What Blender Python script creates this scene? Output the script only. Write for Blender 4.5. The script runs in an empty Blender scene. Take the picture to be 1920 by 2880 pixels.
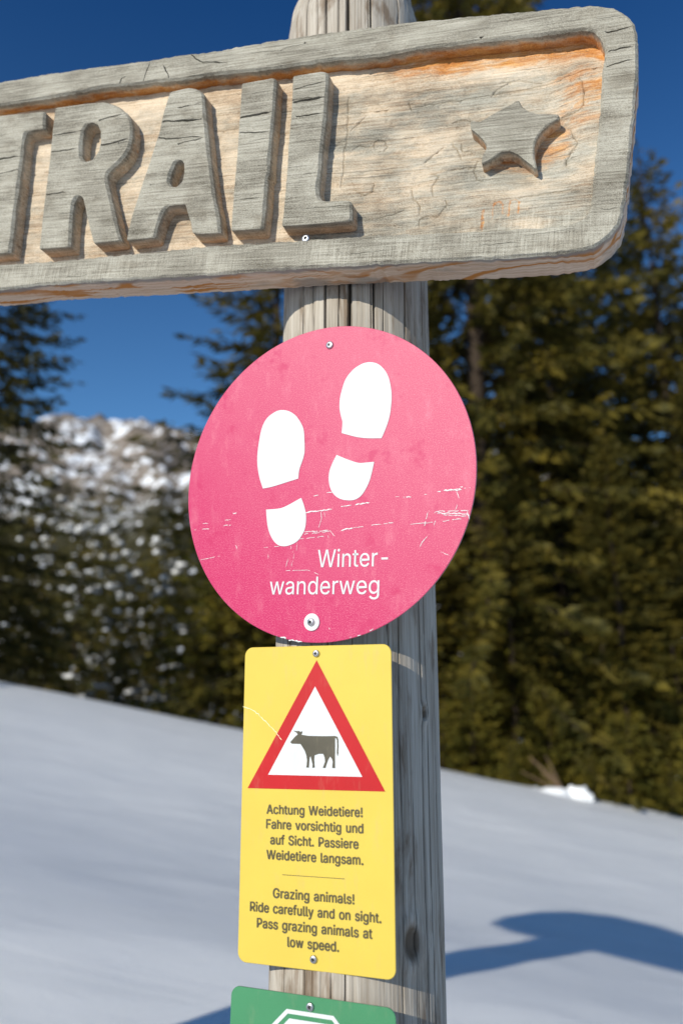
import bpy, bmesh, math, random
import numpy as np
from mathutils import Vector, Matrix
from mathutils.geometry import delaunay_2d_cdt

S = bpy.context.scene
COL = S.collection
R = math.radians
ZC = 1.55                                  # height of the lens above the scene's zero level

# ------------------------------------------------------------------ camera
cam_d = bpy.data.cameras.new('camera'); cam = bpy.data.objects.new('camera', cam_d); COL.objects.link(cam)
cam.location = (0, 0, ZC); cam.rotation_euler = (R(90 + 14.5), 0, 0)
cam_d.sensor_fit = 'VERTICAL'; cam_d.sensor_height = 36.0; cam_d.sensor_width = 24.0; cam_d.lens = 36.0 * 2324 / 2880
cam_d.clip_start = 0.05; cam_d.clip_end = 6000
cam_d.dof.use_dof = True; cam_d.dof.focus_distance = 1.03; cam_d.dof.aperture_fstop = 3.1
S.camera = cam

# ------------------------------------------------------------------ sky, sun, exposure
SUN_AZ, SUN_EL = 38.5, 22.3                # degrees left of straight behind the camera, height
W = bpy.data.worlds.new('World'); S.world = W; W.use_nodes = True
wn = W.node_tree.nodes; sky = wn.new('ShaderNodeTexSky'); sky.sky_type = 'NISHITA'; sky.sun_disc = False
sky.sun_elevation = R(SUN_EL); sky.sun_rotation = R(180 + SUN_AZ)
sky.altitude = 2200; sky.air_density = 1.0; sky.dust_density = 0.02; sky.ozone_density = 3.0
wn['Background'].inputs[1].default_value = 0.1
# high winter sky: pale towards the horizon, deep blue overhead
tc = wn.new('ShaderNodeTexCoord'); sx = wn.new('ShaderNodeSeparateXYZ'); rp = wn.new('ShaderNodeValToRGB'); tn = wn.new('ShaderNodeMix')
W.node_tree.links.new(tc.outputs['Generated'], sx.inputs[0]); W.node_tree.links.new(sx.outputs[2], rp.inputs[0])
for i, (p, c) in enumerate(((0.0, (1.0, 1.0, .95)), (.34, (.86, 1.32, 1.50)), (.72, (.22, .66, 1.08)), (1.0, (.15, .42, .7)))):
    e = rp.color_ramp.elements[i] if i in (0,) else rp.color_ramp.elements.new(p)
    e.position = p; e.color = (*c, 1)
rp.color_ramp.elements.remove(rp.color_ramp.elements[-1])
tn.data_type = 'RGBA'; tn.blend_type = 'MULTIPLY'; tn.inputs[0].default_value = 1.0
W.node_tree.links.new(sky.outputs[0], tn.inputs[6]); W.node_tree.links.new(rp.outputs[0], tn.inputs[7]); W.node_tree.links.new(tn.outputs[2], wn['Background'].inputs[0])
sd = bpy.data.lights.new('sun', 'SUN'); so = bpy.data.objects.new('sun', sd); COL.objects.link(so)
sd.energy = 4.5; sd.angle = R(0.53); sd.color = (1.0, 0.945, 0.82)
to_sun = Vector((-math.sin(R(SUN_AZ)) * math.cos(R(SUN_EL)), -math.cos(R(SUN_AZ)) * math.cos(R(SUN_EL)), math.sin(R(SUN_EL))))
so.rotation_euler = to_sun.to_track_quat('Z', 'Y').to_euler(); so.location = to_sun * 40
S.view_settings.view_transform = 'Standard'; S.view_settings.look = 'None'; S.view_settings.exposure = 0.0; S.view_settings.gamma = 1.0
S.cycles.use_denoising = True
S.cycles.max_bounces = 6; S.cycles.diffuse_bounces = 3; S.cycles.glossy_bounces = 2; S.cycles.transparent_max_bounces = 4

# Measured outlines, metres in each object's own plane
D_board_outer = [[-1.20095,.19322],[-.79945,.1916],[-.57323,.19025],[-.50254,.19326],[-.41091,.19173],[-.32333,.18932],[-.2898,.18905],[-.26422,.18933],[-.23062,.18949],[-.20424,.18713],[-.15519,.18784],[-.11863,.18872],[-.07023,.18947],[-.02089,.18926],[.03132,.18777],[.11503,.18499],[.17897,.18031],[.25519,.17526],[.29672,.17248],[.34012,.16923],[.36516,.16215],[.38175,.14914],[.39153,.1345],[.39644,.11612],[.39845,.0902],[.39902,.05248],[.39732,-.01168],[.39542,-.05371],[.39399,-.09834],[.3905,-.13027],[.37871,-.14709],[.3641,-.15862],[.34134,-.16436],[.32111,-.16559],[.26356,-.16738],[.18803,-.16622],[.12017,-.16566],[.07323,-.16544],[-.02488,-.1665],[-.10781,-.16771],[-.18398,-.16849],[-.25567,-.16862],[-.33643,-.16929],[-.42089,-.17057],[-.48623,-.17439],[-.69444,-.17895],[-1.06108,-.19217]]
D_board_inner = [[-1.13027,.15315],[-.78606,.14437],[-.56288,.14687],[-.49231,.14768],[-.42434,.1491],[-.39476,.1512],[-.36299,.1529],[-.3246,.14992],[-.28746,.14947],[-.23273,.14639],[-.21219,.14696],[-.19366,.14778],[-.13442,.14487],[-.06801,.14239],[-.01497,.14332],[.03695,.14031],[.06829,.13873],[.13483,.1417],[.19652,.13916],[.24923,.13626],[.29919,.13514],[.33117,.13483],[.34522,.13145],[.35502,.11982],[.36066,.09958],[.35917,.07427],[.35856,.01152],[.35715,-.04973],[.35623,-.10375],[.35217,-.11622],[.33999,-.12668],[.31263,-.12968],[.26061,-.12959],[.20222,-.1287],[.0828,-.12515],[.05982,-.12555],[-.01886,-.12575],[-.13622,-.12475],[-.2831,-.12953],[-.38626,-.13231],[-.49613,-.1329],[-.70649,-.13641],[-1.02686,-.14086]]
D_letters = {'T':[[[-.64174,.12914],[-.55782,.12567],[-.47642,.12306],[-.46955,.12303],[-.46429,.09205],[-.47985,.09223],[-.49913,.09093],[-.50073,.07572],[-.49669,.04804],[-.49405,.01664],[-.49144,-.01444],[-.48909,-.04517],[-.48392,-.08582],[-.48164,-.11483],[-.50038,-.11507],[-.54575,-.11793],[-.55385,-.00887],[-.56553,.0831],[-.57083,.09015],[-.6288,.08813]]],'R':[[[-.44982,.12641],[-.41958,.12667],[-.38634,.12605],[-.35999,.12464],[-.34381,.1188],[-.32949,.1108],[-.31707,.10107],[-.30865,.08991],[-.30336,.0752],[-.30094,.05695],[-.30209,.04119],[-.30719,.02987],[-.31567,.01989],[-.32455,.01191],[-.33195,.00474],[-.33312,-.00205],[-.32798,-.01532],[-.32019,-.03361],[-.31105,-.05376],[-.30126,-.07758],[-.29233,-.09725],[-.2867,-.10746],[-.30743,-.10872],[-.33155,-.10979],[-.33935,-.09395],[-.35055,-.06997],[-.36081,-.04575],[-.36654,-.03347],[-.37398,-.02847],[-.37991,-.03092],[-.3834,-.03991],[-.38158,-.05975],[-.37829,-.08345],[-.37394,-.11202],[-.40132,-.11221],[-.42737,-.11231],[-.42913,-.08963],[-.43472,-.03957],[-.43813,.00102],[-.44044,.03181],[-.44392,.06304],[-.44743,.09463],[-.4498,.11587]],[[-.39075,.08367],[-.38689,.09142],[-.37523,.09286],[-.36432,.08703],[-.35752,.07562],[-.35335,.05692],[-.35354,.04084],[-.36199,.0277],[-.37562,.02611],[-.38483,.03615],[-.38958,.05695],[-.39083,.07138]]],'A':[[[-.24694,.12612],[-.23118,.12808],[-.2144,.12873],[-.20264,.12523],[-.19176,.11761],[-.1883,.10332],[-.18106,.07496],[-.17404,.04877],[-.16536,.01559],[-.15498,-.02077],[-.14477,-.0565],[-.14006,-.06723],[-.13409,-.08484],[-.12889,-.10647],[-.1462,-.10711],[-.15853,-.10693],[-.17136,-.10432],[-.17671,-.08845],[-.18363,-.07407],[-.19012,-.05926],[-.20441,-.05841],[-.21887,-.05931],[-.22451,-.06378],[-.22759,-.07234],[-.23002,-.08444],[-.23122,-.09311],[-.23155,-.10652],[-.2544,-.10811],[-.2767,-.10924],[-.27662,-.08981],[-.27407,-.06332],[-.26958,-.03681],[-.26506,-.01015],[-.26052,.01666],[-.2572,.04009],[-.25353,.06176],[-.2528,.08948],[-.25036,.10783]],[[-.21979,.0088],[-.21495,.01279],[-.20838,.01211],[-.20298,.00527],[-.20049,-.00927],[-.20135,-.0234],[-.20908,-.03154],[-.21779,-.02897],[-.22413,-.02125],[-.22444,-.0069]]],'I':[[[-.13046,.12375],[-.10501,.12503],[-.08242,.12558],[-.07805,.12405],[-.07708,.10635],[-.07444,.07577],[-.07295,.04743],[-.07198,.0229],[-.07018,-.00495],[-.06914,-.01451],[-.06771,-.02441],[-.07046,-.02636],[-.06875,-.0393],[-.06713,-.05978],[-.06627,-.07837],[-.06532,-.09517],[-.06508,-.10484],[-.06937,-.10519],[-.09124,-.10528],[-.11172,-.10516],[-.11271,-.09327],[-.11546,-.05901],[-.11825,-.02431],[-.12018,.01075],[-.12337,.04284],[-.12577,.07343],[-.12875,.10444]]],'L':[[[-.05218,.12425],[-.02779,.12513],[-.00527,.125],[-.00085,.12277],[.00112,.10074],[.00237,.07796],[.00406,.05187],[.00452,.02277],[.00536,-.00271],[.00652,-.01796],[.00647,-.03634],[.00696,-.05134],[.00908,-.06145],[.01399,-.06979],[.02234,-.0728],[.03823,-.0735],[.0524,-.07422],[.05677,-.07557],[.05987,-.10145],[.05596,-.10371],[.01047,-.10416],[-.03725,-.1039],[-.03711,-.08737],[-.03919,-.04879],[-.04096,-.0182],[-.04407,.01631],[-.0454,.04412],[-.04723,.07577],[-.05031,.10441]]]}
D_star = [[.261,.04443],[.265,.03571],[.27362,.02765],[.28529,.0222],[.29735,.02033],[.31079,.01829],[.31149,.01428],[.29961,.00893],[.28991,-.00098],[.28493,-.01062],[.28311,-.0206],[.28466,-.03598],[.289,-.05121],[.28413,-.04518],[.27458,-.03661],[.26651,-.02897],[.25625,-.02308],[.24486,-.02321],[.23474,-.03069],[.22299,-.03753],[.22372,-.0278],[.22704,-.02126],[.22787,-.01272],[.22166,-.00334],[.21303,.00639],[.20536,.01344],[.20378,.02244],[.21657,.01998],[.23294,.02935],[.2448,.03572]]
D_cracks = {'T':[[[-.56289,.04766],[-.53927,.04793],[-.52066,.04849],[-.50412,.04925]],[[-.53312,.02213],[-.51463,.02281],[-.50142,.02565]]],'R':[[[-.35232,.05177],[-.33916,.0519],[-.3226,.05344],[-.3071,.05766]],[[-.44509,.07872],[-.4272,.07871],[-.40969,.07975],[-.39773,.08039]],[[-.44091,.04931],[-.41656,.04973],[-.39239,.04953]],[[-.36061,.09536],[-.33971,.09785],[-.31998,.09982]],[[-.43504,-.02309],[-.41652,-.02212],[-.39702,-.02146]]],'A':[[[-.25238,.07865],[-.23155,.07608],[-.20902,.07514],[-.18594,.07465]],[[-.25128,.05136],[-.23414,.04811],[-.21914,.04766],[-.19702,.04783],[-.17812,.04384]],[[-.22792,.09837],[-.21306,.09884],[-.19174,.10194]],[[-.2158,.0391],[-.19593,.04138],[-.17442,.04342]]],'I':[[[-.12471,.06882],[-.10729,.06967],[-.09183,.07092],[-.07852,.07188]],[[-.12194,.04498],[-.09802,.04251],[-.07548,.04126]]],'L':[[[-.04649,.0827],[-.0306,.08322],[-.01405,.08398],[.00114,.08507]],[[-.04925,.10284],[-.02529,.10621],[-.00074,.10888]],[[-.03746,.05966],[-.01907,.05908],[-.0011,.06027]]],'frame':[[[.36039,.09797],[.3789,.09983],[.39621,.10025]],[[.36206,.07695],[.38244,.0818],[.39599,.08288]],[[.3616,.12517],[.37751,.12733],[.39061,.12994]],[[.25965,-.13431],[.26951,-.12765],[.2811,-.12523],[.2949,-.12431]],[[.2949,-.12431],[.29891,-.1298],[.305,-.13429]],[[-.22241,.18578],[-.20554,.17117],[-.18349,.16708],[-.16156,.16195]],[[-.29788,.15305],[-.29559,.17119],[-.29223,.18367]],[[-.25398,.14676],[-.25818,.16014],[-.26847,.17636]],[[-.33985,.15347],[-.33775,.16249],[-.32875,.16567]]],'floor':[[[.02081,.07252],[.07621,.07107],[.13868,.07287],[.21353,.07519],[.29869,.08157],[.35579,.08427]],[[-.46898,.03373],[-.44868,.03369],[-.43871,.03409]],[[-.17495,.06875],[-.15345,.06971],[-.12798,.07192]],[[.17847,-.03084],[.1926,-.02935],[.20896,-.02796]],[[.27339,-.08093],[.28962,-.08073],[.30415,-.07958],[.33282,-.07729]],[[.29742,-.02388],[.31175,-.01875],[.33605,-.01315]],[[.17493,.04284],[.18684,.04297],[.2035,.03817],[.21635,.04177]],[[.22102,.07313],[.22756,.08215],[.23863,.08882]],[[.30249,.02482],[.31865,.02844],[.33744,.0304]],[[.11172,.09375],[.13645,.09534],[.15805,.09391]]]}
D_marks = [[[.04069,.01701],[.04969,.02281],[.06644,.01677],[.06984,.02045]],[[.0699,.01639],[.06892,.02202],[.07088,.02663],[.07516,.02878],[.08041,.02779],[.08498,.02398],[.08743,.01857],[.08703,.01324],[.0839,.00964]],[[.11,.08024],[.11327,.07293],[.11779,.0655]],[[.14132,-.01437],[.15239,-.00407],[.16644,.00585]],[[.19,.00802],[.19015,-.00016],[.19555,-.00468],[.20441,-.00569]],[[.12761,-.05229],[.13296,-.06579],[.14157,-.07625],[.14384,-.08672]],[[.15247,-.02931],[.16318,-.03789],[.15632,-.05017],[.15881,-.06331]],[[.17015,-.09464],[.17898,-.07951],[.17742,-.07237]],[[.14454,-.10531],[.14422,-.09635],[.15225,-.09318],[.17024,-.0956]],[[.08336,-.08916],[.09999,-.08564],[.11936,-.08079]],[[.26825,.03726],[.27604,.02661],[.27946,.0374],[.28929,.03611]],[[.29976,.02453],[.31332,.02659],[.33215,.02888],[.33855,.03435],[.33931,.05323],[.33155,.07446]],[[.21251,-.02207],[.20984,-.03461],[.21468,-.04723],[.22182,-.05016]],[[.02414,.0992],[.0251,.07792],[.02801,.04611],[.02854,.00467],[.03103,-.03637]],[[.03399,.04537],[.04265,.05468],[.05194,.06389]],[[.17803,.00943],[.18509,-.00284],[.19193,-.01336]],[[.32255,.00965],[.33474,-.01366],[.32262,-.03398]],[[.32242,-.03087],[.32247,-.04014]],[[.05138,-.04505],[.06504,-.053],[.07422,-.05053],[.07725,-.03587]],[[.2325,.09305],[.25847,.09248],[.28163,.08574]]]
D_board_screw = [-.00328,-.12105]
D_drips = [[[.22773,-.09368],[.22621,-.10278],[.22769,-.11126],[.22673,-.11786],[.2289,-.1255]],[[.24012,-.08718],[.23943,-.09717],[.23973,-.10638]],[[.24082,-.08641],[.24671,-.08441],[.25091,-.08979],[.25145,-.10233]],[[.25971,-.08721],[.25899,-.09714],[.2582,-.1062]],[[.26033,-.0856],[.26616,-.08361],[.27097,-.0882],[.27067,-.1039]]]
D_board_frame = [[-.03177,.94827,.74],[.94129,-.31135,-.13048],[.11555,-.06603,.99111],[-.3172,-.948,-.02618]]
D_soles = [[[.03155,.05561],[.03296,.0699],[.03163,.07567],[.02943,.0886],[.03035,.10105],[.0333,.11178],[.03886,.12486],[.04877,.13497],[.05922,.13998],[.06803,.14133],[.0774,.13946],[.08515,.13484],[.09199,.12654],[.09659,.11667],[.09898,.10522],[.09985,.09139],[.09779,.07409],[.09529,.0637],[.09066,.05232],[.08463,.04077],[.06631,.04361],[.05206,.04732],[.04055,.05185]],[[.02379,.02862],[.03968,.0202],[.05394,.01413],[.06249,.01333],[.07393,.01265],[.07135,.00303],[.06666,-.01094],[.05994,-.02199],[.05336,-.02845],[.04544,-.03107],[.03612,-.03035],[.02679,-.02723],[.01963,-.02167],[.01468,-.01365],[.01227,-.00251],[.01326,.00824],[.01764,.01856]],[[-.08266,-.0007],[-.08742,.01336],[-.09028,.02798],[-.09089,.0424],[-.08888,.0594],[-.08393,.08037],[-.07656,.09227],[-.06602,.09851],[-.05798,.10033],[-.05001,.09941],[-.04134,.09576],[-.0328,.08857],[-.02593,.07816],[-.0222,.06904],[-.02117,.05618],[-.02111,.04073],[-.02277,.03259],[-.02596,.02468],[-.02915,.01677],[-.03085,.00562],[-.04478,.00355],[-.06201,.00089],[-.0715,-.00028]],[[-.07801,-.02898],[-.0568,-.02961],[-.04513,-.02656],[-.03585,-.02312],[-.02694,-.0198],[-.02372,-.02797],[-.02087,-.03918],[-.0206,-.05003],[-.02273,-.06058],[-.02737,-.06818],[-.0335,-.07429],[-.04267,-.07785],[-.05187,-.07887],[-.0611,-.0761],[-.06881,-.06814],[-.07422,-.05664],[-.07683,-.04396]]]
D_disc_frame = [[-.02651,.985,.29599],[.89713,-.44177,0],[-.02312,-.04695,.99863],[-.44116,-.8959,-.05234]]
D_disc_r = .2004
D_disc_screws = [[.01766,.17489],[-.01437,-.17526]]
D_disc_text = [['Winter-',[[-.00572,-.10915],[.08701,-.11536],[-.00346,-.08756]]],['wanderweg',[[-.07377,-.13766],[.07481,-.14716],[-.10418,-.04772]]]]
D_scratches = [[[[-.02142,-.03896],[.01701,-.03895]],2.2],[[[.02542,-.03736],[.042,-.03726]],1.5],[[[.04748,-.03714],[.06644,-.0371]],2],[[[-.00955,-.01954],[-.00238,-.01938]],2],[[[.0062,-.01784],[.01751,-.01769]],1.2],[[[.09966,-.0341],[.10485,-.03448]],1],[[[.11,-.0356],[.12028,-.03611]],1.6],[[[.13305,-.03546],[.13936,-.03575]],1],[[[.15196,-.03439],[.15944,-.03387]],1.5],[[[.15946,-.03363],[.18144,-.03518]],2.4],[[[.1792,-.03178],[.19367,-.03243]],1.6],[[[.16685,-.03383],[.19237,-.03417]],1.2],[[[.1404,-.05624],[.18847,-.0605]],1.2],[[[.14703,-.05868],[.18706,-.06435]],1.8],[[[.158,-.0623],[.18573,-.06656]],1.2],[[[.13965,-.05616],[.13668,-.06595],[.13374,-.07526],[.13833,-.0841],[.13048,-.09169],[.12721,-.09734]],1.1],[[[.15203,-.05804],[.14835,-.06722],[.14578,-.07412]],.9],[[[.1753,-.03633],[.17796,-.04551],[.17291,-.05802]],1],[[[.11504,-.06846],[.13277,-.06914],[.15763,-.06942],[.18441,-.06877]],1],[[[.18599,-.06188],[.18839,-.07039]],2],[[[-.02326,-.06332],[.01081,-.06502]],1.4],[[[-.0233,-.06614],[.01217,-.06642]],1.2],[[[.0122,-.06516],[.01897,-.07343]],1],[[[.00518,-.06571],[.01061,-.07386]],.9],[[[.02745,-.06673],[.04393,-.06542]],2],[[[.04393,-.06542],[.06016,-.06512]],1],[[[.06285,-.06466],[.08144,-.0649],[.08934,-.06451],[.09976,-.0644]],1],[[[-.03641,-.07179],[-.01765,-.07183],[.00505,-.07154]],1],[[[.00007,-.03958],[.0013,-.04871],[-.0032,-.06102]],.8],[[[.00516,-.04016],[.00612,-.04796]],.6],[[[-.04233,-.07895],[-.04154,-.08546],[-.03808,-.08834]],1],[[[-.03356,-.07593],[-.03457,-.0861]],1],[[[-.0381,-.08962],[-.03968,-.09971]],.9],[[[-.04691,-.09525],[-.04994,-.10524]],.9],[[[-.04113,-.09959],[-.04208,-.10589]],.8],[[[-.04999,-.10958],[-.01833,-.11163],[-.00432,-.11777]],.8],[[[-.12874,-.02821],[-.12023,-.02862]],1.7],[[[-.14077,-.03586],[-.13029,-.03645]],1.1],[[[-.14295,-.04297],[-.12805,-.04346]],1.6],[[[-.17699,-.03662],[-.16652,-.03719]],1],[[[-.17754,-.04428],[-.16384,-.04487]],1.3],[[[-.19554,-.03353],[-.19288,-.03326]],1],[[[-.19006,-.04381],[-.18609,-.04394]],1],[[[-.1317,-.06918],[-.12386,-.06939],[-.12134,-.07682]],1.1],[[[-.17958,-.08504],[-.16501,-.08388],[-.14743,-.08247]],.9],[[[-.0824,-.07779],[-.05849,-.07821]],.7],[[[-.07552,-.08626],[-.07526,-.09278]],1],[[[.15218,-.10438],[.1629,-.10933]],.8],[[[.00871,-.18254],[.00919,-.18571]],1],[[[-.05807,-.19035],[-.05089,-.1934]],3],[[[-.04661,-.19482],[-.02821,-.19783]],2.5],[[[.03484,-.19603],[.05079,-.19367]],1.2],[[[.0614,-.18945],[.0659,-.18732]],2]]
D_yel_frame = [[-.03048,1.0,-.08429],[.93523,-.35392,-.0092],[-.0014,-.0297,.99956],[-.35404,-.9348,-.02827]]
D_yel_size = [.18796,.35345]
D_tri_outer = [[.00141,.15964],[-.08597,.01192],[.08465,.01404]]
D_tri_inner = [[-.00033,.1292],[-.05944,.02794],[.0579,.02888]]
D_cow = [[-.02943,.06363],[-.03138,.0653],[-.0253,.07167],[-.02188,.07427],[-.02343,.07612],[-.0275,.07846],[-.02346,.07799],[-.02,.0782],[-.01865,.07703],[-.01617,.07808],[-.01615,.07604],[-.01728,.07399],[-.00851,.07275],[.01036,.07266],[.02526,.07303],[.02804,.07207],[.02915,.06875],[.02933,.06128],[.02895,.05547],[.02932,.05465],[.02803,.0505],[.02711,.05461],[.02767,.06125],[.0273,.06872],[.02637,.07071],[.02508,.07069],[.02508,.05788],[.0249,.0463],[.02509,.03758],[.02159,.03749],[.02159,.03881],[.02213,.04459],[.02102,.04786],[.0188,.0503],[.0164,.04611],[.01382,.03943],[.01346,.03744],[.00993,.03735],[.01048,.03885],[.01269,.04436],[.01231,.0485],[.01043,.05294],[.00482,.05283],[-.00042,.05105],[-.00076,.04571],[-.00015,.03742],[-.00314,.03718],[-.00279,.04067],[-.00414,.04563],[-.0053,.04978],[-.00643,.04892],[-.00695,.0439],[-.00747,.03723],[-.01067,.03715],[-.01013,.04049],[-.0098,.04551],[-.0106,.0505],[-.01253,.0555],[-.016,.06048],[-.01832,.06348],[-.02272,.06357]]
D_yel_text = [['Achtung Weidetiere!',[[-.0603,-.01552],[.05758,-.01401]]],['Fahre vorsichtig und',[[-.06055,-.03174],[.05834,-.03106]]],['auf Sicht. Passiere',[[-.05503,-.04861],[.05257,-.04766]]],['Weidetiere langsam.',[[-.05948,-.06508],[.05809,-.0641]]],['Grazing animals!',[[-.05053,-.1057],[.04733,-.10503]]],['Ride carefully and on sight.',[[-.07918,-.12202],[.0782,-.1215]]],['Pass grazing animals at',[[-.07002,-.1386],[.0678,-.13803]]],['low speed.',[[-.03172,-.15501],[.02917,-.15458]]]]
D_yel_rule = [[-.0397,-.08066],[.03633,-.07991]]
D_yel_cap = [[[-.06055,-.03174],[-.06075,-.02188]]]
D_yel_screws = [[.00098,.16755],[-.00015,-.16491]]
D_yel_scratch = [[-.09515,.106],[-.08537,.10373],[-.07315,.09675],[-.06101,.08639],[-.049,.0753],[-.04206,.06769]]
D_grn_frame = [[-.0305,1.0,-.33],[.93344,-.35831,-.01745],[.01629,-.00625,.99985],[-.35837,-.93358,0]]
D_grn_out = [[-.09987,.00598],[-.10007,.0372],[-.09837,.04074],[-.09395,.04307],[-.0915,.04336],[-.04971,.04436],[.00406,.04515],[.08235,.04664],[.08729,.04584],[.0909,.04292],[.09189,.03745],[.09254,.03084]]
D_oct_out = [[-.05702,.00098],[-.04662,.01286],[-.03188,.02879],[.02317,.03046],[.03138,.02294],[.03916,.01518]]
D_oct_in = [[-.04881,-.00011],[-.03674,.01414],[-.02896,.02242],[.0202,.02407],[.02283,.02184],[.03241,.01287]]
D_grn_screw = [-.00395,.03516]
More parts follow.
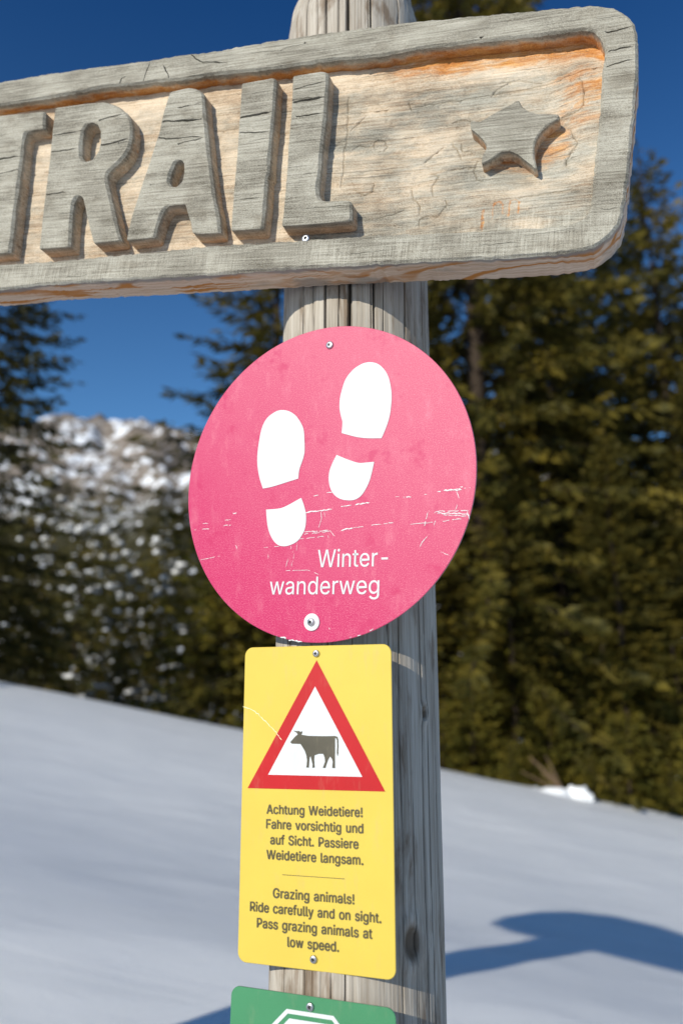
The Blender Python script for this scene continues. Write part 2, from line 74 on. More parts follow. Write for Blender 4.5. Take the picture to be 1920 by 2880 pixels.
GLYPHS = {"!":[195,[[67,160,63,509,132,509,128,160],[98,-4,86,-3,75,1,66,9,58,18,54,29,52,41,54,53,58,64,66,73,75,80,86,85,98,86,110,85,121,80,130,73,138,64,142,53,143,41,142,29,138,18,130,9,121,1,110,-3]]],"-":[453,[[337,244,337,188,114,188,114,244]]],".":[187,[[95,-4,83,-3,73,1,63,9,55,18,51,29,50,41,51,53,55,64,63,73,73,81,83,85,95,87,107,85,118,81,128,73,135,64,140,53,141,41,140,29,135,18,128,9,118,1,107,-3]]],"A":[479,[[16,0,201,509,276,509,463,0,395,0,287,302,280,323,272,346,264,372,255,402,244,438,232,478,245,478,233,437,222,402,213,371,204,345,197,322,191,302,85,0],[110,142,110,199,370,199,370,142]]],"F":[410,[[60,0,60,509,369,509,369,452,125,452,125,278,346,278,346,221,125,221,125,0]]],"G":[520,[[269,-7,225,-3,185,7,149,25,118,49,91,79,69,116,53,157,43,203,40,254,43,305,53,352,69,393,91,429,117,459,149,484,184,501,223,512,265,516,291,514,316,510,340,504,363,494,384,483,403,469,421,453,436,436,449,416,460,395,468,373,474,349,408,349,402,365,395,379,387,393,378,406,368,417,356,427,344,436,330,443,315,448,300,453,283,455,265,456,236,453,209,445,183,432,160,414,141,392,125,364,113,332,106,295,103,254,106,213,113,177,125,145,141,117,161,95,184,76,210,63,238,56,269,53,296,55,322,61,345,71,365,85,382,102,396,123,407,147,413,173,415,202,434,199,283,199,283,256,478,256,478,200,475,160,466,124,451,91,431,62,406,38,377,19,344,5,308,-4]]],"P":[444,[[60,0,60,509,235,509,272,506,305,499,332,487,356,471,375,452,390,430,400,404,407,377,409,348,407,318,400,291,390,265,375,243,356,223,332,207,305,195,272,188,235,186,109,186,109,242,233,242,257,244,279,248,297,256,312,266,324,279,333,294,339,310,343,328,344,348,343,367,339,385,333,402,324,416,312,428,297,439,279,446,257,451,232,452,125,452,125,0]]],"R":[448,[[60,0,60,509,236,509,273,506,305,500,333,489,356,473,376,455,390,433,401,408,407,381,409,352,407,323,401,296,390,271,376,250,356,232,333,217,305,206,273,200,236,198,96,198,96,255,234,255,258,256,280,260,298,267,313,276,325,287,334,300,340,316,344,333,345,352,344,371,340,389,334,405,325,419,313,430,298,440,279,446,258,451,233,452,125,452,125,0],[353,0,230,229,303,229,428,0]]],"S":[446,[[224,-9,188,-7,156,-1,128,9,102,23,81,40,64,60,51,83,42,109,38,137,104,137,108,118,114,102,123,88,136,76,150,66,166,59,185,53,204,50,224,49,246,50,267,54,286,60,303,69,317,79,329,92,338,106,344,122,346,139,344,154,340,168,332,179,322,189,310,197,296,205,280,211,263,217,245,222,184,239,145,253,112,269,86,289,67,313,56,341,52,372,54,400,62,425,75,448,92,468,113,484,138,498,165,508,195,514,227,516,259,514,289,508,316,498,340,484,360,468,377,449,390,427,398,403,401,378,337,378,332,402,320,421,302,437,280,449,254,456,225,459,204,457,185,454,167,448,152,440,139,430,129,418,121,405,117,391,115,376,117,359,122,345,131,334,142,324,155,315,169,308,184,302,198,297,212,293,264,279,279,275,295,270,312,264,328,256,344,248,359,238,372,226,384,213,395,198,402,180,407,161,408,139,406,112,399,87,386,64,370,43,349,25,323,11,294,0,261,-7]]],"W":[686,[[155,0,16,509,82,509,163,196,167,179,172,162,175,145,187,94,190,76,194,58,197,40,189,40,193,58,196,76,200,94,203,111,207,128,211,145,224,196,306,509,380,509,462,196,466,179,470,162,474,145,486,94,490,76,494,58,497,40,488,40,492,58,495,76,499,94,503,111,506,128,510,145,523,196,603,509,670,509,530,0,455,0,368,323,362,345,357,368,351,391,346,417,341,445,336,475,350,475,345,446,340,420,335,395,330,371,324,347,318,323,230,0]]],"a":[389,[[160,-9,137,-7,115,-3,94,5,76,15,60,29,48,45,38,63,32,84,30,108,32,128,36,146,43,161,53,174,64,184,78,193,92,200,108,206,125,211,143,214,161,217,178,220,234,227,247,229,257,231,265,235,271,240,274,246,276,255,276,257,275,272,272,285,267,297,260,307,251,315,240,322,227,327,212,330,196,331,178,330,163,327,149,322,137,316,127,309,118,301,110,292,104,283,100,274,41,291,51,313,64,331,79,346,95,358,114,368,133,375,153,380,173,383,194,384,208,384,223,382,239,379,255,375,271,369,286,360,300,350,312,336,322,320,330,301,335,278,337,251,337,0,277,0,277,52,272,52,267,43,260,34,252,25,242,16,229,8,215,1,199,-4,181,-7],[170,45,192,47,211,51,228,59,242,68,254,80,263,93,270,108,274,122,276,138,276,190,272,187,267,184,259,182,251,180,241,178,231,176,200,171,175,168,161,166,147,163,134,159,122,153,112,147,103,139,97,130,93,118,92,105,93,93,96,82,102,72,109,64,119,57,130,52,142,48,156,46]]],"c":[395,[[207,-8,174,-5,144,3,117,16,93,35,72,58,56,85,44,116,37,150,34,187,37,225,44,260,56,291,72,318,93,341,117,360,144,374,174,382,207,384,226,384,243,381,260,377,276,371,291,364,305,356,318,346,330,335,340,322,349,308,356,293,362,277,303,262,300,272,295,281,290,289,284,297,278,304,270,311,261,316,252,321,242,325,231,328,220,329,207,330,184,328,163,321,145,310,130,296,118,278,108,258,102,236,98,212,96,187,98,163,102,139,108,117,118,97,130,80,145,66,163,55,184,49,207,46,220,47,232,49,243,52,253,55,262,60,271,66,279,73,285,80,292,89,297,98,301,107,304,117,363,102,357,86,350,70,341,56,331,43,319,32,306,21,292,12,277,5,261,-1,244,-5,226,-7]]],"d":[424,[[195,-8,165,-6,137,3,111,16,89,34,70,57,55,84,43,116,36,151,34,189,36,227,43,261,55,293,70,320,89,342,112,361,137,374,165,382,196,384,218,383,237,379,253,373,267,364,278,355,287,346,295,336,301,327,306,319,311,319,311,509,372,509,372,0,313,0,313,59,307,59,301,50,295,41,287,31,277,21,266,12,252,4,236,-3,217,-7],[205,47,226,49,246,55,263,65,278,78,290,95,299,115,306,138,310,162,312,189,310,216,306,241,300,263,290,282,278,299,263,312,246,322,227,328,205,330,182,328,162,322,145,311,130,298,118,281,108,261,102,239,98,215,96,189,98,163,102,139,109,117,118,97,130,80,145,66,162,55,182,49]]],"e":[403,[[212,-8,177,-5,145,3,117,16,92,35,72,58,56,85,44,116,37,150,34,187,36,224,44,258,55,290,71,317,91,340,115,359,142,373,172,382,205,384,226,383,246,380,266,374,285,366,303,355,319,341,334,324,347,305,357,282,365,256,370,227,371,194,371,169,75,169,75,221,338,221,310,202,308,226,304,248,298,269,288,286,277,301,263,314,246,323,227,328,205,330,183,328,164,323,146,313,131,301,119,286,109,270,102,251,97,231,96,211,96,178,98,151,102,127,110,106,121,88,135,73,151,61,169,53,190,48,212,46,227,47,241,49,254,53,265,58,276,65,285,73,294,82,300,93,306,105,365,91,358,72,348,55,335,39,320,26,302,14,283,4,261,-3,237,-7]]],"f":[253,[[228,379,228,327,6,327,6,379],[81,0,81,432,82,452,87,470,96,486,107,499,120,510,135,519,152,525,169,529,187,530,201,530,212,529,222,527,231,525,238,523,243,521,227,468,215,472,209,473,202,474,195,474,178,472,164,468,154,460,147,449,143,435,142,419,142,0]]],"g":[425,[[207,-151,180,-149,156,-146,134,-140,114,-132,97,-122,82,-110,70,-97,59,-84,51,-69,101,-41,107,-49,114,-57,122,-66,131,-74,142,-82,154,-88,169,-93,187,-96,207,-97,236,-95,261,-87,282,-75,298,-58,308,-34,311,-6,311,68,306,68,301,60,294,51,287,41,277,32,266,23,252,16,236,10,217,6,195,5,165,7,138,14,113,27,90,43,71,65,55,90,43,120,36,154,34,191,36,229,43,263,55,293,71,320,90,342,112,361,138,374,166,382,196,384,218,383,237,379,253,373,267,365,279,356,288,346,296,336,302,327,308,319,313,319,313,379,372,379,372,-9,370,-40,363,-67,350,-90,334,-109,314,-124,291,-136,265,-144,237,-149],[205,59,227,61,246,66,264,75,278,87,290,103,300,121,307,142,311,166,312,193,311,219,307,242,300,264,291,283,279,299,264,312,247,322,227,328,205,330,182,328,163,322,145,312,130,298,118,282,109,262,102,241,98,218,96,193,98,167,102,144,109,123,118,104,131,88,145,76,163,66,183,61]]],"h":[410,[[114,227,114,0,53,0,53,509,114,509,114,287,102,287,116,319,132,344,152,362,175,374,200,382,227,384,252,383,275,377,295,369,313,356,328,340,341,321,350,298,355,271,357,240,357,0,296,0,296,235,293,263,286,286,273,304,256,318,235,326,210,329,192,328,176,324,161,317,147,308,136,297,126,283,119,266,115,248]]],"i":[166,[[53,0,53,379,114,379,114,0],[84,443,73,444,63,448,54,455,47,463,43,472,41,483,43,494,47,504,54,512,63,518,73,522,84,524,95,522,105,518,114,512,121,504,125,494,126,483,125,472,121,463,114,455,105,448,95,444]]],"l":[189,[[139,-2,112,0,91,8,74,20,62,37,55,59,53,84,53,509,114,509,114,99,114,83,117,71,120,62,126,57,135,53,146,52,160,53,170,54,181,3,162,-1,154,-2,147,-2]]],"m":[609,[[53,0,53,379,112,379,112,295,108,295,114,314,122,331,132,346,144,358,158,368,172,376,187,382,203,385,219,386,245,383,268,375,287,361,303,342,314,320,321,295,312,295,318,312,326,329,337,343,350,356,364,366,381,375,398,381,417,385,437,386,458,385,478,380,497,372,514,361,529,346,541,328,550,307,555,283,557,255,557,0,496,0,496,254,493,279,485,298,473,313,456,323,438,329,419,330,402,329,387,326,374,320,363,312,353,302,345,290,340,277,336,263,335,247,335,0,274,0,274,260,272,280,265,297,253,311,238,322,220,328,199,330,185,329,171,326,158,320,145,312,135,302,126,289,119,274,115,257,114,238,114,0]]],"n":[409,[[114,227,114,0,53,0,53,379,112,379,112,287,102,287,116,319,132,344,152,362,175,374,200,382,227,384,252,383,275,377,295,369,313,356,328,340,341,321,350,298,355,271,357,240,357,0,296,0,296,235,293,263,286,286,273,304,256,318,235,326,210,329,192,328,176,324,161,317,147,308,136,297,126,283,119,266,115,248]]],"o":[415,[[207,-8,174,-5,144,3,117,16,93,35,72,58,56,85,44,116,37,150,34,187,37,225,44,260,56,291,72,318,93,341,117,360,144,374,174,382,207,384,241,382,271,374,299,360,323,341,343,318,359,291,371,260,379,225,381,187,379,150,371,116,359,85,343,58,323,35,299,16,271,3,241,-5],[207,46,231,49,252,55,270,66,285,80,298,97,307,117,314,139,318,163,319,187,318,212,314,236,307,258,298,278,285,296,270,310,252,321,231,328,207,330,184,328,163,321,145,310,130,296,118,278,108,258,102,236,98,212,96,187,98,163,102,139,108,117,118,97,130,80,145,66,163,55,184,49]]],"p":[424,[[53,-143,53,379,112,379,112,319,118,319,123,327,130,336,137,346,147,355,158,364,171,373,188,379,207,383,229,384,259,382,287,374,313,361,335,342,354,320,370,293,381,261,388,227,390,189,388,151,381,116,370,84,355,57,336,34,313,16,288,3,260,-6,229,-8,208,-7,189,-3,173,4,159,12,147,21,138,31,130,41,124,50,118,59,114,59,114,-143],[220,47,242,49,262,55,279,66,294,80,306,97,316,117,323,139,327,163,328,189,327,215,323,239,316,261,307,281,295,298,280,311,262,322,243,328,220,330,198,328,178,322,161,312,147,299,134,282,125,263,118,241,114,216,113,189,114,162,118,138,125,115,135,95,147,78,162,65,179,55,198,49]]],"r":[259,[[53,0,53,379,112,379,112,321,115,321,124,339,137,354,152,367,171,377,191,383,213,385,229,384,243,384,243,322,230,324,223,325,215,326,207,326,190,324,174,321,159,315,146,306,135,296,126,284,119,269,115,254,114,237,114,0]]],"s":[364,[[182,-8,157,-7,133,-3,112,3,93,12,76,24,62,38,50,54,41,73,36,94,94,107,101,87,111,72,124,60,141,52,160,47,181,45,206,47,227,53,244,62,258,74,265,88,268,103,266,115,262,126,254,136,243,144,229,150,212,155,149,170,118,180,92,192,72,208,58,227,50,249,47,274,49,295,55,314,65,332,79,347,95,360,115,370,137,378,161,383,187,384,212,383,234,379,254,372,271,363,286,352,299,339,309,324,318,308,324,290,268,277,262,291,254,304,243,316,228,325,210,331,187,333,166,331,147,326,131,317,119,305,111,292,109,277,110,264,115,253,124,243,136,235,152,229,172,223,229,209,261,200,287,187,306,171,320,153,328,131,331,107,329,85,323,65,312,47,298,31,281,18,260,6,236,-2,210,-7]]],"t":[227,[[204,379,204,327,6,327,6,379],[65,471,126,471,126,98,127,83,130,70,136,61,144,55,156,51,170,50,185,51,202,54,213,2,207,0,200,-2,192,-3,184,-3,176,-4,168,-4,138,-1,113,7,92,21,77,41,68,64,65,93]]],"u":[410,[[182,-5,158,-3,135,2,115,11,97,23,82,39,69,59,60,82,54,109,53,139,53,379,114,379,114,144,116,117,124,94,137,75,154,61,175,53,200,50,218,51,234,55,249,62,263,71,274,83,283,97,290,113,295,132,296,153,296,379,357,379,357,0,298,0,298,92,307,92,294,60,277,35,257,17,234,5,209,-3]]],"v":[389,[[163,0,17,379,84,379,165,155,173,132,180,110,187,87,193,64,199,42,206,21,184,21,191,42,197,64,203,87,209,110,216,132,224,155,305,379,371,379,226,0]]],"w":[567,[[138,0,23,379,87,379,133,214,140,190,147,164,154,137,161,107,168,75,175,41,165,41,172,74,179,105,186,135,192,163,199,189,206,214,252,379,316,379,362,214,368,189,375,163,382,136,388,106,395,75,402,41,391,41,399,75,406,106,413,135,420,163,427,189,434,214,480,379,545,379,429,0,368,0,319,172,305,225,300,243,295,262,291,280,277,338,291,338,277,280,263,225,258,207,253,189,248,172,199,0]]],"y":[389,[[47,-139,61,-86,71,-87,83,-89,94,-90,104,-89,113,-86,122,-81,130,-74,138,-64,145,-51,151,-36,163,-1,17,379,84,379,165,155,173,132,180,109,187,87,193,64,199,42,206,21,184,21,190,42,196,64,202,87,209,110,216,132,224,155,305,379,371,379,204,-58,196,-77,187,-93,177,-107,165,-119,153,-128,139,-136,125,-141,109,-144,91,-145,82,-145,73,-144,65,-143,57,-142,52,-140]]],"z":[380,[[42,0,42,46,254,320,254,323,48,323,48,379,333,379,333,331,126,60,126,56,339,56,339,0]]]}


# ------------------------------------------------------------------ helpers
rng = np.random.default_rng(7); random.seed(7)

def vnoise(P, seed=0):
    """value noise, P (N,3) -> 0..1"""
    P = np.asarray(P, float); I = np.floor(P).astype(np.int64); f = P - I; f = f * f * (3 - 2 * f); out = 0
    for dx in (0, 1):
        for dy in (0, 1):
            for dz in (0, 1):
                h = ((I[:, 0] + dx) * 374761393 + (I[:, 1] + dy) * 668265263 + (I[:, 2] + dz) * 2147483647 + seed * 974634777) & 0xffffffff
                h = ((h ^ (h >> 13)) * 1274126177) & 0xffffffff; h = (h ^ (h >> 16)) & 0xffffff
                out = out + h / 16777215.0 * (f[:, 0] if dx else 1 - f[:, 0]) * (f[:, 1] if dy else 1 - f[:, 1]) * (f[:, 2] if dz else 1 - f[:, 2])
    return out

def fbm(P, seed=0, oct=4):
    P = np.asarray(P, float); a, s, t = 1.0, 0, 0
    for o in range(oct):
        s = s + a * vnoise(P, seed + o * 17); t += a; a *= 0.5; P = P * 2.03
    return s / t

def sstep(a, b, x):
    t = np.clip((np.asarray(x, float) - a) / (b - a), 0, 1); return t * t * (3 - 2 * t)

def empty(name, label=None, cat=None, group=None, mat=None, loc=(0, 0, 0)):
    o = bpy.data.objects.new(name, None); COL.objects.link(o); o.empty_display_size = 0.1
    if mat is not None: o.matrix_world = mat
    else: o.location = loc
    tag(o, label, cat, group); return o

def tag(o, label=None, cat=None, group=None, kind=None):
    if label: o['label'] = label
    if cat: o['category'] = cat
    if group: o['group'] = group
    if kind: o['kind'] = kind
    return o

def mesh(name, V, F, mats, parent=None, mi=None, smooth=True, sharp=None, attrs=None):
    me = bpy.data.meshes.new(name)
    V = np.asarray(V, float)
    if isinstance(F, np.ndarray):
        n, k = F.shape
        me.vertices.add(len(V)); me.vertices.foreach_set('co', V.ravel())
        me.loops.add(n * k); me.loops.foreach_set('vertex_index', F.ravel().astype(np.int32))
        me.polygons.add(n); me.polygons.foreach_set('loop_start', np.arange(0, n * k, k, dtype=np.int32))
        me.polygons.foreach_set('loop_total', np.full(n, k, dtype=np.int32))
        me.update(calc_edges=True); me.validate()
    else:
        me.from_pydata([tuple(v) for v in V], [], [tuple(f) for f in F])
    for m in (mats if isinstance(mats, (list, tuple)) else [mats]): me.materials.append(m)
    if mi is not None: me.polygons.foreach_set('material_index', np.asarray(mi, dtype=np.int32))
    me.polygons.foreach_set('use_smooth', np.full(len(me.polygons), smooth))
    if smooth and sharp: me.set_sharp_from_angle(angle=R(sharp))
    for k, a in (attrs or {}).items():
        at = me.attributes.new(k, 'FLOAT', 'POINT'); at.data.foreach_set('value', np.asarray(a, dtype=np.float32))
    me.update()
    o = bpy.data.objects.new(name, me); COL.objects.link(o)
    if parent: o.parent = parent
    return o

def frame_matrix(fr):
    c, u, v, n = [Vector(q) for q in fr]; c = c + Vector((0, 0, ZC))
    m = Matrix((u, v, n)).transposed().to_4x4(); m.translation = c; return m

# ---- shader helpers
class N:
    def __init__(s, name):
        s.m = bpy.data.materials.new(name); s.m.use_nodes = True; s.t = s.m.node_tree; s.b = s.t.nodes['Principled BSDF']
    def n(s, ty, **kw):
        x = s.t.nodes.new('ShaderNode' + ty)
        for k, v in kw.items(): setattr(x, k, v)
        return x
    def l(s, a, b): s.t.links.new(a, b)
    def put(s, sock, v):
        if hasattr(v, 'is_output') or isinstance(v, bpy.types.NodeSocket): s.l(v, sock)
        else: sock.default_value = v
    def coord(s, kind='Object', scale=(1, 1, 1), loc=(0, 0, 0)):
        c = s.n('TexCoord'); m = s.n('Mapping'); s.l(c.outputs[kind], m.inputs[0]); m.inputs['Scale'].default_value = scale; m.inputs['Location'].default_value = loc
        return m.outputs[0]
    def noise(s, vec, scale=1, detail=4, rough=.55, dist=0):
        x = s.n('TexNoise'); s.l(vec, x.inputs['Vector']); x.inputs['Scale'].default_value = scale; x.inputs['Detail'].default_value = detail
        x.inputs['Roughness'].default_value = rough; x.inputs['Distortion'].default_value = dist; return x.outputs[0]
    def ramp(s, fac, stops):
        r = s.n('ValToRGB'); s.l(fac, r.inputs[0]); e = r.color_ramp.elements
        while len(e) < len(stops): e.new(.5)
        for i, (p, c) in enumerate(stops):
            e[i].position = p; e[i].color = (*c, 1) if len(c) == 3 else c
        return r.outputs[0]
    def rampf(s, fac, a, b, lo=0., hi=1.):
        r = s.n('MapRange', interpolation_type='SMOOTHSTEP'); s.put(r.inputs[0], fac); r.inputs[1].default_value = a; r.inputs[2].default_value = b
        r.inputs[3].default_value = lo; r.inputs[4].default_value = hi; return r.outputs[0]
    def math(s, op, a, b=0.):
        x = s.n('Math', operation=op); s.put(x.inputs[0], a); s.put(x.inputs[1], b); return x.outputs[0]
    def mix(s, f, a, b, bt='MIX'):
        x = s.n('Mix', data_type='RGBA', blend_type=bt); s.put(x.inputs[0], f)
        s.put(x.inputs[6], a if not isinstance(a, tuple) else (*a, 1)); s.put(x.inputs[7], b if not isinstance(b, tuple) else (*b, 1)); return x.outputs[2]
    def attr(s, name):
        x = s.n('Attribute'); x.attribute_name = name; return x.outputs['Fac']
    def out(s, color=None, rough=.7, spec=.3, bump=None, bstr=.3, bdist=.001, metal=0.):
        if color is not None: s.put(s.b.inputs['Base Color'], color if not isinstance(color, tuple) else (*color, 1))
        s.put(s.b.inputs['Roughness'], rough); s.b.inputs['Specular IOR Level'].default_value = spec; s.b.inputs['Metallic'].default_value = metal
        if bump is not None:
            b = s.n('Bump'); s.put(b.inputs['Height'], bump); b.inputs['Strength'].default_value = bstr; b.inputs['Distance'].default_value = bdist
            s.l(b.outputs[0], s.b.inputs['Normal'])
        return s.m

# ------------------------------------------------------------------ materials
def m_board():
    k = N('weathered_board_wood')
    g = k.noise(k.coord(scale=(14, 420, 160)), 1, 3, .6)               # fine grain lines along the plank
    g2 = k.noise(k.coord(scale=(5, 60, 40)), 1, 4, .6, .4)              # broad streaks
    sw = k.noise(k.coord(scale=(520, 30, 30)), 1, 2, .5)                # saw marks across
    bl = k.noise(k.coord(scale=(9, 14, 10)), 1, 3, .6)                  # blotches
    fine = k.noise(k.coord(scale=(900, 900, 900)), 1, 1, .5)
    v = k.math('ADD', k.math('MULTIPLY', g, .34), k.math('MULTIPLY', g2, .15))
    yy = k.n('SeparateXYZ'); k.l(k.coord(), yy.inputs[0]); swm = k.math('MULTIPLY', k.rampf(yy.outputs[1], -.085, -.125), k.rampf(bl, .25, .65))   # saw marks only survive on the lower rail
    v = k.math('ADD', v, k.math('ADD', k.math('MULTIPLY', k.rampf(bl, .3, .7), .11), k.math('MULTIPLY', swm, k.math('MULTIPLY', k.math('SUBTRACT', sw, .5), .30))))
    v = k.math('ADD', v, k.math('MULTIPLY', fine, .30))
    grey = k.ramp(v, [(.31, (.085, .074, .052)), (.40, (.235, .215, .172)), (.48, (.365, .342, .280)), (.60, (.53, .50, .42))])
    cream = k.ramp(v, [(.33, (.34, .22, .13)), (.44, (.60, .47, .33)), (.55, (.74, .61, .46)), (.66, (.82, .72, .58))])
    oran = k.ramp(v, [(.33, (.30, .10, .025)), (.46, (.52, .21, .05)), (.56, (.68, .38, .13)), (.66, (.78, .56, .30))])
    fr = k.attr('fresh'); rs = k.attr('resin')
    pn = k.noise(k.coord(scale=(26, 90, 60)), 1, 5, .65, .6)
    frm = k.rampf(k.math('ADD', fr, k.math('MULTIPLY', k.math('SUBTRACT', pn, .5), 1.0)), .18, .92)
    rsm = k.rampf(k.math('ADD', rs, k.math('MULTIPLY', k.math('SUBTRACT', pn, .5), 1.2)), .3, .8)
    c = k.mix(frm, grey, cream); c = k.mix(rsm, c, oran)
    tn = k.noise(k.coord(scale=(20, 30, 20), loc=(3, 1, 2)), 1, 3, .6)
    c = k.mix(k.math('MULTIPLY', k.rampf(tn, .5, .75), .35), c, (.30, .22, .13), 'MULTIPLY')
    chk = k.rampf(k.noise(k.coord(scale=(7, 330, 90), loc=(2, 0, 1)), 1, 2, .4, .25), .67, .72)
    c = k.mix(k.math('MULTIPLY', chk, .5), c, (.09, .075, .055))
    pore = k.rampf(k.noise(k.coord(scale=(260, 900, 500)), 1, 1, .5), .6, .74)
    c = k.mix(k.math('MULTIPLY', pore, .38), c, (.10, .09, .07))
    c = k.mix(k.math('MULTIPLY', k.attr('crack'), .9), c, (.045, .032, .02))
    bmp = k.math('ADD', k.math('MULTIPLY', g, .8), k.math('ADD', k.math('MULTIPLY', k.math('MULTIPLY', sw, swm), .4), k.math('MULTIPLY', fine, .4)))
    return k.out(c, .78, .25, bmp, .85, .0014)

def m_edge():
    k = N('sawn_edge_wood')
    fl = k.noise(k.coord(scale=(3.4, 4, 15)), 1, 2, .45, .9); fl = k.math('SINE', k.math('MULTIPLY', fl, 46.))
    n1 = k.noise(k.coord(scale=(4, 12, 22)), 1, 4, .6, .8)
    g = k.noise(k.coord(scale=(10, 200, 420)), 1, 3, .6)
    base = k.ramp(g, [(.3, (.52, .33, .20)), (.5, (.70, .50, .35)), (.7, (.80, .63, .48))])
    stk = k.math('MULTIPLY', k.rampf(fl, .1, .85), k.rampf(n1, .30, .52))
    c = k.mix(stk, base, (.52, .20, .04))
    z = k.n('SeparateXYZ'); k.l(k.coord(), z.inputs[0])
    gn = k.noise(k.coord(scale=(12, 30, 60)), 1, 4, .6)
    edge = k.rampf(k.math('ADD', z.outputs[2], k.math('MULTIPLY', k.math('SUBTRACT', gn, .5), .022)), -.013, -.005)
    edge = k.math('MULTIPLY', edge, .85)
    patch = k.rampf(k.noise(k.coord(scale=(6, 8, 14), loc=(4.2, 0, 0)), 1, 3, .6), .62, .72)
    c = k.mix(k.math('MAXIMUM', edge, k.math('MULTIPLY', patch, .6)), c, (.27, .255, .23))
    return k.out(c, .75, .25, g, .4, .0008)

def m_post():
    k = N('weathered_post_wood')
    g = k.noise(k.coord(scale=(420, 420, 9)), 1, 3, .65)
    g2 = k.noise(k.coord(scale=(55, 55, 3)), 1, 4, .6, .3)
    st = k.noise(k.coord(scale=(30, 30, 6), loc=(5, 2, 1)), 1, 5, .65, .5)
    v = k.math('ADD', k.math('MULTIPLY', g, .5), k.math('MULTIPLY', g2, .5))
    c = k.ramp(v, [(.28, (.17, .135, .10)), (.40, (.33, .285, .23)), (.54, (.47, .425, .36)), (.70, (.60, .56, .49))])
    c = k.mix(k.math('MULTIPLY', k.rampf(st, .50, .68), .75), c, (.34, .235, .15), 'MULTIPLY')
    c = k.mix(k.math('MULTIPLY', k.attr('knot'), .85), c, (.12, .085, .055))
    c = k.mix(k.math('MULTIPLY', k.attr('crack'), .9), c, (.03, .022, .015))
    return k.out(c, .85, .2, v, .8, .0018)

def m_paint(name, base, var=.06, spots=None, rough=.42, faded=None, spec=.22):
    k = N(name)
    n1 = k.noise(k.coord(scale=(9, 9, 9)), 1, 4, .6)
    sp = k.noise(k.coord(scale=(1400, 1400, 1400)), 1, 1, .5)
    c = k.mix(k.rampf(n1, .3, .7), tuple(b * (1 - var) for b in base), tuple(min(b * (1 + var), .95) for b in base))
    if faded is not None:
        c = k.mix(k.rampf(n1, .42, .62), c, faded); 
    c = k.mix(k.math('MULTIPLY', k.rampf(k.noise(k.coord(scale=(70, 16, 40), loc=(2, 7, 0)), 1, 5, .7), .52, .76), .20), c, (.42, .36, .24))   # rain streaked grime
    if spots is not None: c = k.mix(k.math('MULTIPLY', k.rampf(sp, .52, .74), spots[1]), c, spots[0])
    return k.out(c, rough, spec, sp, .05, .0003)

def m_disc():
    k = N('faded_pink_reflective_film')
    n1 = k.noise(k.coord(scale=(7, 7, 7), loc=(1, 3, 0)), 1, 4, .6)
    sp = k.noise(k.coord(scale=(850, 850, 850)), 1, 2, .6)
    x = k.n('SeparateXYZ'); k.l(k.coord(), x.inputs[0])
    fade = k.math('ADD', k.math('MULTIPLY', x.outputs[0], 1.0), k.math('MULTIPLY', x.outputs[1], 1.4))   # reflective film's sheen painted into the colour, lighter towards its upper right rim
    f = k.rampf(k.math('ADD', fade, k.math('MULTIPLY', k.math('SUBTRACT', n1, .5), .35)), -.40, .34)
    c = k.mix(f, (.51, .021, .112), (.565, .092, .168))
    c = k.mix(k.math('MULTIPLY', k.rampf(sp, .5, .66), .34), c, (.80, .36, .42))
    c = k.mix(k.math('MULTIPLY', k.rampf(k.noise(k.coord(scale=(26, 26, 26), loc=(7, 1, 0)), 1, 3, .6), .58, .70), .65), c, (.50, .028, .11))
    c = k.mix(k.math('MULTIPLY', k.rampf(k.noise(k.coord(scale=(60, 22, 40), loc=(3, 5, 0)), 1, 5, .7), .5, .75), .22), c, (.74, .30, .36))
    return k.out(c, .5, .22, sp, .08, .0003)

def m_plain(name, c, rough=.5, spec=.4, metal=0.):
    k = N(name); sp = k.noise(k.coord(scale=(300, 300, 300)), 1, 2, .6)
    col = k.mix(sp, tuple(x * .86 for x in c), tuple(min(x * 1.12, .97) for x in c)); return k.out(col, rough, spec, sp, .06, .0003, metal)

def m_snow():
    k = N('wind_packed_snow')
    a = k.noise(k.coord(scale=(1.1, 3.4, 1)), 1, 5, .6, .5)
    mp = k.n('Mapping'); c = k.n('TexCoord'); k.l(c.outputs['Object'], mp.inputs[0]); mp.inputs['Rotation'].default_value = (0, 0, R(24)); mp.inputs['Scale'].default_value = (1.3, 10, 1)
    r = k.noise(mp.outputs[0], 1, 4, .55, .4)
    f = k.noise(k.coord(scale=(160, 160, 160)), 1, 2, .7)
    h = k.math('ADD', k.math('ADD', k.math('MULTIPLY', a, .6), k.math('MULTIPLY', r, .2)), k.math('MULTIPLY', f, .3))
    col = k.ramp(a, [(.3, (.89, .895, .885)), (.7, (.95, .95, .94))])
    k.b.inputs['Subsurface Weight'].default_value = 0.0
    return k.out(col, .55, .3, h, .32, .05)

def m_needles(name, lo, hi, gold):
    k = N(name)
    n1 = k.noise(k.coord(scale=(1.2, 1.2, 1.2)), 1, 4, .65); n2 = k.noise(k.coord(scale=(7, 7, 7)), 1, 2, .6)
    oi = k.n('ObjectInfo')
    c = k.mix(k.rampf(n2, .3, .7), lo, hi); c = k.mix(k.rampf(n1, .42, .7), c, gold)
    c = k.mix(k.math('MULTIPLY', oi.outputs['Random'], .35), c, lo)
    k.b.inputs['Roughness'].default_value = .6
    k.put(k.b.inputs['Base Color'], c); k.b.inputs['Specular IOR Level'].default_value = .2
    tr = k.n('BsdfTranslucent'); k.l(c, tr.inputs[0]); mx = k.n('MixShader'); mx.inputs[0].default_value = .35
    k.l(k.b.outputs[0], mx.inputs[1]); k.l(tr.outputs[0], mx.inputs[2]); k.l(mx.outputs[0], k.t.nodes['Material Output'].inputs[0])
    return k.m

